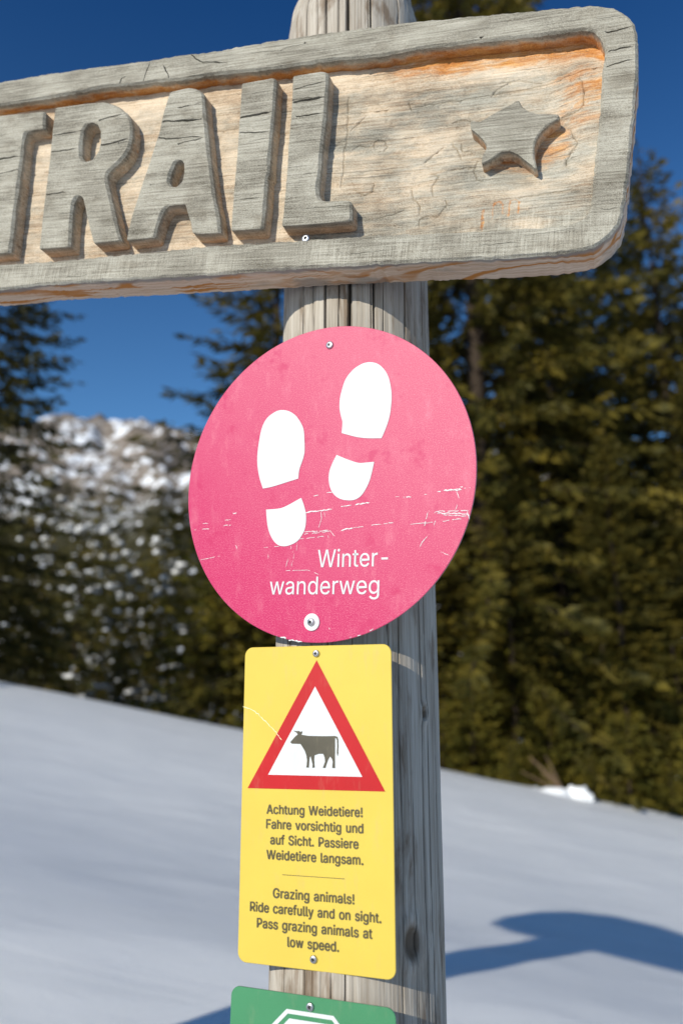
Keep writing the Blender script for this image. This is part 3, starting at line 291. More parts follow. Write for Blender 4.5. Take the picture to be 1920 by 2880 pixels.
def m_mountain():
    k = N('snowy_rock_and_forest')
    z = k.n('SeparateXYZ'); k.l(k.coord(), z.inputs[0])
    a = k.noise(k.coord(scale=(.035, .035, .035)), 1, 6, .7, .6)
    rock = k.ramp(k.noise(k.coord(scale=(.12, .12, .12)), 1, 5, .7), [(.3, (.07, .06, .05)), (.5, (.22, .18, .145)), (.7, (.36, .31, .27))])
    snow = k.rampf(k.math('ADD', a, k.math('MULTIPLY', k.math('SUBTRACT', k.noise(k.coord(scale=(.16, .16, .1)), 1, 4, .7), .5), .8)),   .53, .58)
    top = k.mix(snow, rock, (.84, .86, .9))
    vo = k.n('TexVoronoi'); k.l(k.coord(scale=(.16, .16, .12)), vo.inputs['Vector']); vo.inputs['Scale'].default_value = 1; vo.inputs['Randomness'].default_value = 1
    spot = k.rampf(k.math('ADD', vo.outputs['Distance'], k.math('MULTIPLY', a, .6)), .56, .50)
    spot = k.math('MULTIPLY', spot, k.rampf(k.noise(k.coord(scale=(.05, .05, .05), loc=(9, 1, 4)), 1, 3, .6), .42, .55))
    wood = k.mix(k.noise(k.coord(scale=(.3, .3, .3)), 1, 3, .6), (.012, .014, .008), (.06, .05, .02))
    wood = k.mix(spot, wood, (.82, .84, .88))
    hh = k.rampf(k.math('ADD', z.outputs[2], k.math('MULTIPLY', k.math('SUBTRACT', a, .5), 130.)), 105., 165.)
    return k.out(k.mix(hh, wood, top), .8, .2)

BOARD = m_board(); EDGE = m_edge(); POST = m_post(); DISC = m_disc()
WHITE = m_paint('white_print', (.64, .665, .675), .02, None, .45)
SCRAPE = m_plain('scraped_white_film', (.70, .70, .70), .6)
YELLOW = m_paint('yellow_enamel', (.665, .495, .080), .03, ((.70, .56, .16), .25), .4)
RED = m_paint('red_print', (.47, .012, .016), .06, ((.52, .035, .04), .25), .4)
TEXT = m_plain('dark_olive_print', (.105, .085, .036), .5)
COWM = m_paint('grey_brown_print', (.10, .09, .065), .25, None, .5)
GREEN = m_paint('green_enamel', (.06, .235, .11), .06, ((.13, .33, .19), .35), .42)
STEEL = m_plain('zinc_screw_steel', (.46, .47, .49), .36, .5, 1.0); DARK = m_plain('recess_dark_steel', (.05, .05, .055), .5, .4, .6)
ALU = m_plain('aluminium_edge', (.30, .27, .26), .45, .5, .3)
SNOW = m_snow(); MOUNT = m_mountain()
CLUMP = m_plain('branch_snow', (.86, .88, .91), .6, .3)
BARK = m_plain('spruce_bark', (.05, .036, .026), .9, .2)
TWIG = m_plain('dry_twigs', (.20, .135, .08), .9, .2)
NEEDLE = m_needles('spruce_needles', (.042, .042, .010), (.135, .112, .020), (.26, .19, .026))
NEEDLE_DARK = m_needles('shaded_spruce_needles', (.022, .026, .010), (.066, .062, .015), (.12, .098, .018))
NEEDLE_YOUNG = m_needles('young_spruce_needles', (.060, .064, .012), (.17, .145, .020), (.29, .215, .026))
RESIN = m_plain('dried_resin', (.70, .47, .16), .35, .5)

# ------------------------------------------------------------------ ground and mountain
def ground_z(x, y):
    x = np.asarray(x, float); y = np.asarray(y, float)
    g = -1.05 + .70 * sstep(5.3, 14.2, y)
    g = g - .24 * sstep(4.4, 2.0, y)
    g = g - .035 * np.clip(y - 13.2, 0, 9) ** 2 + np.clip(y - 30, 0, 1e9) * .02
    xs = np.clip(x, -16, 16)
    return ZC + g - .19 * xs - .004 * np.clip(np.abs(x) - 4, 0, 12) ** 2 * .3

def build_ground():
    xs = np.concatenate([-np.geomspace(2500, 7, 26)[:-1], np.linspace(-7, 7, 181), np.geomspace(7, 2500, 26)[1:]])
    ys = np.concatenate([-np.geomspace(2500, 4, 20)[:-1], np.linspace(-4, 18, 260), np.geomspace(18, 2500, 40)[1:]])
    X, Y = np.meshgrid(xs, ys); P = np.c_[X.ravel(), Y.ravel()]
    Z = ground_z(P[:, 0], P[:, 1])
    near = np.exp(-((P[:, 0] / 14) ** 2 + ((P[:, 1] - 5) / 16) ** 2))
    a = R(24); U = P[:, 0] * math.cos(a) + P[:, 1] * math.sin(a); Vv = -P[:, 0] * math.sin(a) + P[:, 1] * math.cos(a)
    Z = Z + near * (.06 * (fbm(np.c_[U * .5, Vv * 1.1, 0 * U], 3) - .5) + .007 * (fbm(np.c_[U * .8, Vv * 5., 0 * U], 5) - .5))
    Z = np.where(P[:, 1] > 17, Z + .6 * (fbm(np.c_[P * .25, 0 * U], 8) - .5) * sstep(17, 24, P[:, 1]), Z)
    nx, ny = len(xs), len(ys); i = np.arange(nx * ny).reshape(ny, nx)
    F = np.stack([i[:-1, :-1].ravel(), i[:-1, 1:].ravel(), i[1:, 1:].ravel(), i[1:, :-1].ravel()], 1)
    o = mesh('snow_field', np.c_[P, Z], F, SNOW); tag(o, 'smooth wind rippled snow slope behind the sign post', 'snow', kind='structure')
build_ground()

def build_mountain():
    xs = np.linspace(-520, 420, 300); ys = np.linspace(210, 900, 150)
    X, Y = np.meshgrid(xs, ys); x, y = X.ravel(), Y.ravel()
    t = sstep(200, 620, y); back = 1 - sstep(640, 900, y)
    az = np.degrees(np.arctan2(x, y))
    crest = 1.09 * np.interp(az, [-50, -22, -17, -13, -10, -7, -2, 10, 40], [215, 224, 216, 219, 212, 218, 236, 200, 120])
    n = fbm(np.c_[x * .012, y * .012, 0 * x], 21, 6) - .5; rg = np.abs(fbm(np.c_[x * .02, y * .02, 0 * x], 33, 5) - .5)
    z = (crest * (.25 * t + .75 * t ** 2.0) + n * 85 * t - rg * 75 * t) * np.maximum(back, .35)
    nx, ny = len(xs), len(ys); i = np.arange(nx * ny).reshape(ny, nx)
    F = np.stack([i[:-1, :-1].ravel(), i[:-1, 1:].ravel(), i[1:, 1:].ravel(), i[1:, :-1].ravel()], 1)
    o = mesh('mountain', np.c_[x, y, z + ZC - 8], F, MOUNT); tag(o, 'snowy rocky mountain ridge with forested lower slope', 'mountain', kind='structure')
build_mountain()

# ------------------------------------------------------------------ wood carving
def resample(L, ds):
    L = np.asarray(L, float); Q = np.vstack([L, L[:1]]); d = np.r_[0, np.cumsum(np.hypot(*np.diff(Q, axis=0).T))]
    n = max(8, int(d[-1] / ds)); s = np.linspace(0, d[-1], n, endpoint=False)
    return np.c_[np.interp(s, d, Q[:, 0]), np.interp(s, d, Q[:, 1])]
def smooth_loop(P, it=2):
    for _ in range(it): P = .5 * P + .25 * (np.roll(P, 1, 0) + np.roll(P, -1, 0))
    return P
def area(P): return .5 * np.sum(P[:, 0] * np.roll(P[:, 1], -1) - np.roll(P[:, 0], -1) * P[:, 1])
def normals(P):                                # away from the enclosed area for a counter-clockwise loop
    T = np.roll(P, -1, 0) - np.roll(P, 1, 0); T /= np.maximum(np.linalg.norm(T, axis=1), 1e-9)[:, None]; return np.c_[T[:, 1], -T[:, 0]]
def inside(P, loops):
    c = np.zeros(len(P), bool)
    for L in loops:
        a = L; b = np.roll(L, -1, 0)
        for s in range(0, len(P), 4000):
            p = P[s:s + 4000]; y = p[:, 1:2]
            cond = (a[:, 1] > y) != (b[:, 1] > y)
            xi = a[:, 0] + (y - a[:, 1]) * (b[:, 0] - a[:, 0]) / np.where(np.abs(b[:, 1] - a[:, 1]) < 1e-12, 1e-12, b[:, 1] - a[:, 1])
            c[s:s + 4000] ^= (np.sum(cond & (p[:, 0:1] < xi), axis=1) % 2).astype(bool)
    return c
def mindist(P, Q):
    o = np.empty(len(P))
    for s in range(0, len(P), 2000): o[s:s + 2000] = np.sqrt(((P[s:s + 2000, None] - Q[None]) ** 2).sum(2).min(1))
    return o

def carve(name, loops, depths, mats, parent, cham=.0028, draft=.0008, resin=.3, asym=False, grow=0., hair=6, ds=.0025, grid=.003, cracks=(), wob=.0006, back=None, outer_mat=0, seed=1, und=.0006, dz=0.):
    """a flat carved face with chamfered, slightly tapering side walls; loops[0] outside, the rest holes"""
    L0, rings = [], []
    for k, L in enumerate(loops):
        P = smooth_loop(resample(L, ds), 1)
        if (area(P) > 0) != (k == 0): P = P[::-1]
        n = normals(P)                            # outer: outward; hole (clockwise): into the hole
        w = (fbm(np.c_[P * 160, np.full(len(P), k)], seed + 5, 3) - .5) * 2 * wob; P = P + n * w[:, None]
        n = smooth_loop(n, 2); n /= np.linalg.norm(n, axis=1)[:, None]
        P = P + n * grow; d = depths[k]; ch = cham * (.8 + .4 * vnoise(np.c_[P * 70, np.full(len(P), k)], seed + 9))
        if asym: ch = ch * (.18 + .82 * np.clip(n[:, 0] * 1.25, 0, 1))
        ci = P - n * ch[:, None]
        z0 = np.zeros(len(P)); R1 = np.c_[P, -ch * 1.05]; Ra = np.c_[P + n * draft * .4, z0 - cham - (d - cham) * .35]; R2 = np.c_[P + n * draft, z0 - d]
        L0.append(ci); rings.append((R1, Ra, R2))
    pts = np.vstack(L0); z = [0.] * len(pts); E = []; o = 0
    for ci in L0:
        m = len(ci); E += [(o + i, o + (i + 1) % m) for i in range(m)]; o += m
    lo, hi = pts.min(0), pts.max(0)
    gx, gy = np.meshgrid(np.arange(lo[0], hi[0], grid), np.arange(lo[1], hi[1], grid)); G = np.c_[gx.ravel(), gy.ravel()]
    G = G + rng.uniform(-.25, .25, G.shape) * grid
    G = G[inside(G, L0)]; G = G[mindist(G, pts) > grid * .6]
    V = [tuple(p) for p in pts]
    auto = []
    cg = np.random.default_rng(seed * 13 + 1)
    for _ in range(hair):                           # hairline drying checks along the grain
        p = np.array([cg.uniform(max(lo[0], -.58), hi[0]), cg.uniform(lo[1], hi[1])]); ln = cg.uniform(.02, .075); sl = cg.normal(.035, .05)
        auto.append(([p, p + [ln * .35, ln * .35 * sl + cg.normal(0, .0008)], p + [ln * .7, ln * .7 * sl + cg.normal(0, .001)], p + [ln, ln * sl]], cg.uniform(.0002, .00042)))
    for ci_, c in enumerate([(c, .0016 if n_ == 0 and hair < 20 else .0009) for n_, c in enumerate(cracks)] + auto):
        c, cwid = c; c = np.asarray(c, float)
        q = np.vstack([np.linspace(c[i], c[i + 1], 9)[:-1] for i in range(len(c) - 1)] + [c[-1:]])
        q = q + (vnoise(np.c_[q * 220, 0 * q[:, :1]], seed + 3)[:, None] - .5) * .0016
        q = q[inside(q, L0)]
        if len(q) < 4: continue
        q = q[mindist(q, pts) > .0012]
        if len(q) < 4: continue
        G = G[mindist(G, q) > .0022]
        t = np.linspace(0, 1, len(q)); wd = (cwid * np.clip((1 - t) * 6, .35, 1)) * (.65 + .7 * vnoise(np.c_[q * 90, 0 * q[:, :1]], seed))
        tn = np.gradient(q, axis=0); tn /= np.linalg.norm(tn, axis=1)[:, None]; nn = np.c_[-tn[:, 1], tn[:, 0]]
        for arr, zz in ((q + nn * wd[:, None], 0.), (q, -.006), (q - nn * wd[:, None], 0.)):
            b = len(V); V += [tuple(p) for p in arr]; z += [zz] * len(arr); E += [(b + i, b + i + 1) for i in range(len(arr) - 1)]
    V += [tuple(p) for p in G]; z += [0.] * len(G)
    r = delaunay_2d_cdt([Vector(p) for p in V], E, [], 0, 1e-6)
    vo, fo, ov = np.array([tuple(v) for v in r[0]]), r[2], r[3]
    newidx = {}; zz = np.zeros(len(vo))
    for i, orig in enumerate(ov):
        if len(orig): zz[i] = min(z[j] for j in orig)
        for j in orig: newidx[j] = i
    tri = np.array([f for f in fo if len(f) == 3]); cen = vo[tri].mean(1); tri = tri[inside(cen, L0)]
    a = vo[tri]; cr = (a[:, 1, 0] - a[:, 0, 0]) * (a[:, 2, 1] - a[:, 0, 1]) - (a[:, 1, 1] - a[:, 0, 1]) * (a[:, 2, 0] - a[:, 0, 0])
    tri[cr < 0] = tri[cr < 0][:, ::-1]
    ck0 = (zz < -.003).astype(float)
    zz = zz + (fbm(np.c_[vo * [18, 45], 0 * vo[:, :1]], seed + 1, 3) - .5) * 2 * und
    VV = [np.c_[vo, zz]]; fresh = [np.zeros(len(vo))]; FF = [tuple(t) for t in tri]; mi = [0] * len(FF); n = len(vo); o = 0
    for k, rg in enumerate(rings):
        m = len(L0[k]); prev = [newidx[o + i] for i in range(m)]; o += m
        for q, (Rg, fv) in enumerate(zip(rg, (.1, .75, 1.))):
            cur = list(range(n, n + m)); VV.append(Rg); fresh.append(np.full(m, fv)); n += m
            for i in range(m):
                j = (i + 1) % m; FF.append((prev[i], cur[i], cur[j], prev[j])); mi.append(outer_mat if (k == 0 and q > 0) else 0)
            prev = cur
        if k == 0 and back: FF.append(tuple(prev[::-1])); mi.append(0)
    VV = np.vstack(VV); VV[:, 2] += dz
    fr = np.concatenate(fresh); ck = np.zeros(len(VV)); ck[:len(vo)] = ck0
    return mesh(name, VV, FF, mats, parent, mi, True, 24, {'fresh': fr * (.75 if resin < .5 else 1), 'resin': fr * resin, 'crack': ck})

BM = frame_matrix(D_board_frame)
board = empty('carved_sign', 'big weathered wooden board carved with the raised letters TRAIL and a star', 'sign', mat=BM)
FLOOR = -.0238
left_o = [[-1.25, .20], [-1.6, .23], [-1.9, .285], [-2.15, .275], [-2.33, .20], [-2.42, .09], [-2.43, -.06], [-2.38, -.145], [-2.2, -.18], [-1.25, -.18]]  # unseen left end; its raised top is added to shape the ground shadow
left_i = [[-1.25, .147], [-2.18, .145], [-2.26, .1], [-2.26, -.09], [-2.18, -.135], [-1.25, -.137]]
def splice(D, left):
    D = [p for p in D if p[0] > -.85]
    # walk: the outline starts at the left of the upper edge and ends at the left of the lower edge
    return D + left[::-1]
outer = splice(D_board_outer, left_o); inner = splice(D_board_inner, left_i)
carve('plank', [outer, inner], [.049, .034], [BOARD, EDGE], board, .0030, .0010, .85, False, 0., 46, .0032, .0042, D_cracks['frame'], .0017, True, 1, 3, .0011)

def build_floor():
    L = smooth_loop(resample(inner, .004), 1)
    if area(L) < 0: L = L[::-1]
    L = L + normals(L) * .004
    g = []
    for u0, u1, st in ((-2.3, -.62, .02), (-.62, .40, .0028)):
        gx, gy = np.meshgrid(np.arange(u0, u1, st), np.arange(-.25, .25, st)); q = np.c_[gx.ravel(), gy.ravel()]; g.append(q + rng.uniform(-.2, .2, q.shape) * st)
    G = np.vstack(g); G = G[inside(G, [L])]; G = G[mindist(G, L) > .002]
    V = [tuple(p) for p in L]; E = [(i, (i + 1) % len(L)) for i in range(len(L))]; z = {}
    for c in D_cracks['floor'] + D_marks:
        c = np.asarray(c, float); q = np.vstack([np.linspace(c[i], c[i + 1], 12)[:-1] for i in range(len(c) - 1)] + [c[-1:]])
        q = q + (vnoise(np.c_[q * 150, 0 * q[:, :1]], 3)[:, None] - .5) * .003
        G = G[mindist(G, q) > .002]; t = np.linspace(0, 1, len(q)); wd = .0003 + .0007 * np.sin(t * 3.14) ** .6 * (.5 + vnoise(np.c_[q * 60, 0 * q[:, :1]], 8))
        tn = np.gradient(q, axis=0); tn /= np.linalg.norm(tn, axis=1)[:, None]; nn = np.c_[-tn[:, 1], tn[:, 0]]
        for arr, zz in ((q + nn * wd[:, None], 0.), (q, -.004), (q - nn * wd[:, None], .0005)):
            b = len(V); V += [tuple(p) for p in arr]; E += [(b + i, b + i + 1) for i in range(len(arr) - 1)]
            for i in range(len(arr)): z[b + i] = zz
    V += [tuple(p) for p in G]
    r = delaunay_2d_cdt([Vector(p) for p in V], E, [], 0, 1e-6)
    vo = np.array([tuple(v) for v in r[0]]); tri = np.array([f for f in r[2] if len(f) == 3]); tri = tri[inside(vo[tri].mean(1), [L])]
    a = vo[tri]; cr = (a[:, 1, 0] - a[:, 0, 0]) * (a[:, 2, 1] - a[:, 0, 1]) - (a[:, 1, 1] - a[:, 0, 1]) * (a[:, 2, 0] - a[:, 0, 0]); tri[cr < 0] = tri[cr < 0][:, ::-1]
    u, v = vo[:, 0], vo[:, 1]
    zz = np.full(len(vo), FLOOR)
    rise = sstep(.10, .30, u) * sstep(.06, -.10, v); rise = np.maximum(rise, sstep(.28, .345, u) * sstep(.13, .07, v))
    sx, sy = np.mean(np.asarray(D_star), 0)
    rise = rise * (1 - .85 * np.exp(-(np.hypot((u - sx - .012) / 1.2, v - sy + .006) / .062) ** 2))
    zz = zz + .0185 * rise
    tool = fbm(np.c_[u * 16, v * 34, 0 * u], 41, 3) - .5
    grain = fbm(np.c_[u * 9, v * 120, 0 * u], 43, 2) - .5
    ck = np.zeros(len(vo))
    sc = np.abs(fbm(np.c_[u * 30 + v * 12, v * 44, 0 * u], 47, 3) - .5)          # scalloped gouge rims
    zz = zz + tool * .004 + grain * .0016 - np.where(sc < .03, (.03 - sc) * .06, 0)
    for i, orig in enumerate(r[3]):
        for j in orig:
            if j in z: zz[i] += z[j]; ck[i] = max(ck[i], float(z[j] < -.001))
    # bare wood: sheltered under the top rim, between the letters and round the star
    top = np.interp(u, [p[0] for p in D_board_inner[:24]], [p[1] for p in D_board_inner[:24]])
    dt = top - v
    n1 = fbm(np.c_[u * 14, v * 40, 0 * u], 51, 4) - .5
    fresh = np.maximum(sstep(.075, .012, dt) * .95, sstep(.03, -.03, u) * .66); fresh = np.maximum(fresh, .47 + n1 * .8)
    sx, sy = np.mean(np.asarray(D_star), 0); ds_ = np.hypot((u - sx - .012) / 1.5, (v - sy + .004))
    resin = sstep(.062, .03, ds_) * .62 * sstep(-.02, .01, u - sx + .03) + n1 * .5
    resin = np.maximum(resin, sstep(.045, .012, dt) * sstep(-.02, .16, u) * .75)
    resin = np.maximum(resin, sstep(.265, .335, u) * sstep(-.05, .02, v) * .52 + n1 * .5)
    dq = np.vstack([np.asarray(d, float)[0] + (np.asarray(d, float)[1] - np.asarray(d, float)[0]) * t for dd in D_drips for d in zip(dd[:-1], dd[1:]) for t in np.linspace(0, 1, 8)])
    near = (u > .2) & (u < .36) & (v < .02) & (v > -.16); dd = np.full(len(u), 9.); dd[near] = mindist(vo[near], dq); resin = np.maximum(resin, sstep(.0032, .0012, dd) * .62)
    fresh = np.maximum(fresh, sstep(.22, .32, u) * .6 * sstep(-.10, .02, v))
    mesh('recessed_panel', np.c_[vo, zz], tri, BOARD, board, None, True, None, {'fresh': fresh, 'resin': np.clip(resin, 0, 1), 'crack': ck * .5})
build_floor()
for i, ch in enumerate('TRAIL'):
    o = carve('carved_letter', D_letters[ch], [.0245, .0245], BOARD, board, .0034, .0008, .34, True, .0002, 7, .0022, .0028, D_cracks[ch], .00035, False, 0, 11 + i, .0007, .0006)
    o['label'] = 'raised carved letter ' + ch
carve('carved_star', [D_star], [.021], BOARD, board, .0016, .0006, .5, True, .0012, 0, .0018, .0028, (), .0003, False, 0, 31, .0005, .0)

# ------------------------------------------------------------------ flat graphics
def ribbon(P, w, seed=0, gaps=0., jag=.35):
    """thin irregular strips following a polyline (metres) -> list of polygons"""
    P = np.asarray(P, float); d = np.r_[0, np.cumsum(np.hypot(*np.diff(P, axis=0).T))]; n = max(4, int(d[-1] / .0012)); s = np.linspace(0, d[-1], n)
    Q = np.c_[np.interp(s, d, P[:, 0]), np.interp(s, d, P[:, 1])]; Q = Q + (vnoise(np.c_[Q * 420, np.full((n, 1), seed)], seed)[:, None] - .5) * w * 1.1
    tn = np.gradient(Q, axis=0); tn /= np.maximum(np.linalg.norm(tn, axis=1), 1e-9)[:, None]; nn = np.c_[-tn[:, 1], tn[:, 0]]
    wd = w * (.25 + 1.1 * vnoise(np.c_[Q * 900, np.full((n, 1), seed + 2)], seed + 2)) * .5 * np.minimum(1, np.minimum(np.arange(n), np.arange(n)[::-1]) * .5 + .3)
    keep = vnoise(np.c_[Q * 260, np.full((n, 1), seed + 5)], seed + 5) > gaps
    return [(Q[i] + nn[i] * wd[i], Q[i] - nn[i] * wd[i], Q[i + 1] - nn[i + 1] * wd[i + 1], Q[i + 1] + nn[i + 1] * wd[i + 1]) for i in range(n - 1) if keep[i]]
def strips(name, polys, z, mat, parent):
    V, F = [], []
    for p in polys:
        b = len(V); V += [(q[0], q[1], z) for q in p]; F.append(tuple(range(b, b + len(p))))
    return mesh(name, V, F, mat, parent, None, False)

def curve_fill(loops, offset=0., thick=.0002):
    c = bpy.data.curves.new('fill', 'CURVE'); c.dimensions = '2D'; c.fill_mode = 'BOTH'; c.extrude = thick; c.offset = offset
    for L in loops:
        s = c.splines.new('POLY'); s.points.add(len(L) - 1); s.use_cyclic_u = True
        for p, q in zip(s.points, L): p.co = (q[0], q[1], 0, 1)
    o = bpy.data.objects.new('fill', c); COL.objects.link(o)
    me = bpy.data.meshes.new_from_object(o.evaluated_get(bpy.context.evaluated_depsgraph_get()))
    V = np.array([v.co[:] for v in me.vertices]); F = [tuple(p.vertices) for p in me.polygons]
    bpy.data.objects.remove(o); bpy.data.curves.remove(c); bpy.data.meshes.remove(me)
    return V, F
def smooth_poly(P, sharp=45, sub=4):
    """rounded outline through the points, keeping real corners"""
    P = np.asarray(P, float); n = len(P); out = []
    a = P - np.roll(P, 1, 0); b = np.roll(P, -1, 0) - P
    ang = np.degrees(np.abs(np.arctan2(a[:, 0] * b[:, 1] - a[:, 1] * b[:, 0], (a * b).sum(1)))); T = (np.roll(P, -1, 0) - np.roll(P, 1, 0)) * .5
    for i in range(n):
        j = (i + 1) % n; L = np.linalg.norm(P[j] - P[i])
        t0 = T[i] if ang[i] < sharp else P[j] - P[i]; t1 = T[j] if ang[j] < sharp else P[j] - P[i]
        t0 = t0 / max(np.linalg.norm(t0), 1e-9) * L; t1 = t1 / max(np.linalg.norm(t1), 1e-9) * L
        for k in range(sub):
            t = k / sub; out.append((2 * t**3 - 3 * t**2 + 1) * P[i] + (t**3 - 2 * t**2 + t) * t0 + (-2 * t**3 + 3 * t**2) * P[j] + (t**3 - t**2) * t1)
    return np.array(out)
def decal(name, loops, z, mat, parent, label=None):
    V, F = curve_fill(loops); V[:, 2] += z; o = mesh(name, V, F, mat, parent, None, False)
    if label: o['label'] = label
    return o
def text(name, s, p0, p1, cap, z, mat, parent, bold=0., track=0.):
    """letters laid from p0 to p1, capital height cap"""
    p0, p1 = np.asarray(p0), np.asarray(p1); Wd = np.linalg.norm(p1 - p0); x = 0.; loops = []
    for ch in s:
        if ch == ' ': x += .26; continue
        adv, sp = GLYPHS[ch]
        for l in sp: loops.append(np.array(l, float).reshape(-1, 2) / 1000. + [x, 0])
        x += adv / 1000. + track
    al = np.vstack(loops); x0, x1 = al[:, 0].min(), al[:, 0].max(); sx = Wd / (x1 - x0); sy = cap / .509
    L = [np.c_[(l[:, 0] - x0) * sx, l[:, 1] * sy] for l in loops]
    V, F = curve_fill(L)
    if bold:                                    # heavier weight: a narrow band along every outline
        V, F = list(map(tuple, V)), list(F)
        for l in L:
            keep = [i for i in range(len(l)) if np.hypot(*(l[i] - l[i - 1])) > bold * .25]; q = l[keep]; n = normals(q); m = len(q); b = len(V)
            for i in range(m): V += [(*(q[i] + n[i] * bold), .0003), (*(q[i] - n[i] * bold), .0003)]
            F += [(b + 2 * i, b + 2 * i + 1, b + 2 * ((i + 1) % m) + 1, b + 2 * ((i + 1) % m)) for i in range(m)]
        V = np.array(V)
    e = (p1 - p0) / Wd; f = np.array([-e[1], e[0]]); Q = p0 + V[:, :1] * e + V[:, 1:2] * f
    return mesh(name, np.c_[Q, V[:, 2] + z], F, mat, parent, None, False)
def plate(name, loop, th, mats, parent, bev=.0006):
    """flat sheet with a rounded rim: face z=0, back z=-th; slot 1 is the cut edge"""
    P = np.asarray(loop, float)
    if area(P) < 0: P = P[::-1]
    n = normals(P); m = len(P)
    rs = [np.c_[P - n * bev, np.zeros(m)], np.c_[P, np.full(m, -bev)], np.c_[P, np.full(m, -th)]]; V = np.vstack(rs); F = [tuple(range(m))]; mi = [0]
    for k in range(2):
        for i in range(m):
            j = (i + 1) % m; F.append((k * m + i, (k + 1) * m + i, (k + 1) * m + j, k * m + j)); mi.append(k)
    F.append(tuple(range(2 * m, 3 * m))[::-1]); mi.append(1)
    return mesh(name, V, F, mats, parent, mi, True, 40)
def rounded(w, h, r, k=7, c=(0, 0)):
    P = []
    for cx, cy, a0 in ((w / 2 - r, h / 2 - r, 0), (-w / 2 + r, h / 2 - r, 90), (-w / 2 + r, -h / 2 + r, 180), (w / 2 - r, -h / 2 + r, 270)):
        for i in range(k): a = R(a0 + 90 * i / (k - 1)); P.append((c[0] + cx + r * math.cos(a), c[1] + cy + r * math.sin(a)))
    return P
def screw(parent, p, r, h=.0022, washer=None, base=0.):
    prof = [(r, 0), (r * 1.0, h * .35), (r * .86, h * .8), (r * .62, h), (r * .56, h)]; k = 30; V, F = [], []
    for j, (rr, z) in enumerate(prof):
        for i in range(k):
            a = 2 * math.pi * i / k; q = rr if j < 4 else r * (.44 + .10 * math.cos(6 * a))
            V.append((p[0] + q * math.cos(a), p[1] + q * math.sin(a), base + z))
    for j in range(4):
        for i in range(k): F.append((j * k + i, j * k + (i + 1) % k, (j + 1) * k + (i + 1) % k, (j + 1) * k + i))
    mi = [0] * len(F); b = len(V)
    for i in range(k): a = 2 * math.pi * i / k; q = r * (.36 + .09 * math.cos(6 * a)); V.append((p[0] + q * math.cos(a), p[1] + q * math.sin(a), base + h * .3))
    for i in range(k): F.append((4 * k + i, 4 * k + (i + 1) % k, b + (i + 1) % k, b + i)); mi.append(0)
    F.append(tuple(range(b, b + k))); mi.append(1)
    o = mesh('screw', V, F, [STEEL, DARK], parent, mi, True, 35)
    if washer:
        m = 36; ro, ri, t = washer; WV, WF = [], []
        for rr, z in ((ro, 0), (ro, t * .7), (ro * .94, t), (ri, t), (ri, 0)):
            WV += [(p[0] + rr * math.cos(2 * math.pi * i / m), p[1] + rr * math.sin(2 * math.pi * i / m), base - t + z) for i in range(m)]
        for j in range(4):
            for i in range(m): WF.append((j * m + i, j * m + (i + 1) % m, (j + 1) * m + (i + 1) % m, (j + 1) * m + i))
        mesh('washer', WV, WF, WASH, o, None, True, 35)
    return o
WASH = m_plain('plastic_washer', (.80, .80, .78), .5)

# the board's own screw
screw(board, (D_board_screw[0], D_board_screw[1]), .0060, .004, None, -.008)

# ---- round sign
DM = frame_matrix(D_disc_frame)
disc = empty('trail_sign', 'round faded pink metal sign with white footprints reading Winterwanderweg', 'sign', mat=DM)
plate('sign_plate', [(D_disc_r * math.cos(2 * math.pi * i / 160), D_disc_r * math.sin(2 * math.pi * i / 160)) for i in range(160)], .0022, [DISC, ALU], disc)
for s in D_soles[::2]: decal('sole_print', [smooth_poly(s, 40)], .0004, WHITE, disc)
for s in D_soles[1::2]: decal('heel_print', [smooth_poly(s, 40)], .0004, WHITE, disc)
for s, (a, b, c_) in D_disc_text: text('lettering', s, a, b, .0214, .0004, WHITE, disc)
pl = []
for i, (P, w) in enumerate(D_scratches): pl += ribbon(P, w * .00068, 100 + i, .34 if w < 1.9 else .18)
strips('scratches', pl, .0005, SCRAPE, disc)
screw(disc, D_disc_screws[0], .0052, .0028)
screw(disc, D_disc_screws[1], .0050, .0034, (.0105, .0045, .0022), .0022)

# ---- yellow sign
YM = frame_matrix(D_yel_frame)
yel = empty('warning_sign', 'tall yellow metal sign with a cow in a red triangle warning of grazing animals', 'sign', mat=YM)
plate('sign_plate', rounded(D_yel_size[0], D_yel_size[1], .0105), .002, [YELLOW, ALU], yel)
to, ti = [np.asarray(q) for q in (D_tri_outer, D_tri_inner)]
decal('warning_triangle', [to, ti], .0003, RED, yel); decal('triangle_field', [ti], .0003, WHITE, yel); decal('cow_silhouette', [D_cow], .0006, COWM, yel)
for s, (a, b) in D_yel_text: text('lettering', s, a, b, .0100, .0003, TEXT, yel, .00041, .012)
strips('divider_line', [[(D_yel_rule[0][0], D_yel_rule[0][1] + .0003), (D_yel_rule[0][0], D_yel_rule[0][1] - .0003), (D_yel_rule[1][0], D_yel_rule[1][1] - .0003), (D_yel_rule[1][0], D_yel_rule[1][1] + .0003)]], .0004, TEXT, yel)
strips('scratches', ribbon(D_yel_scratch, .0008, 77, .0), .0007, m_plain('scratched_yellow', (.93, .84, .55), .6), yel)
for p in D_yel_screws: screw(yel, p, .0044, .0030)

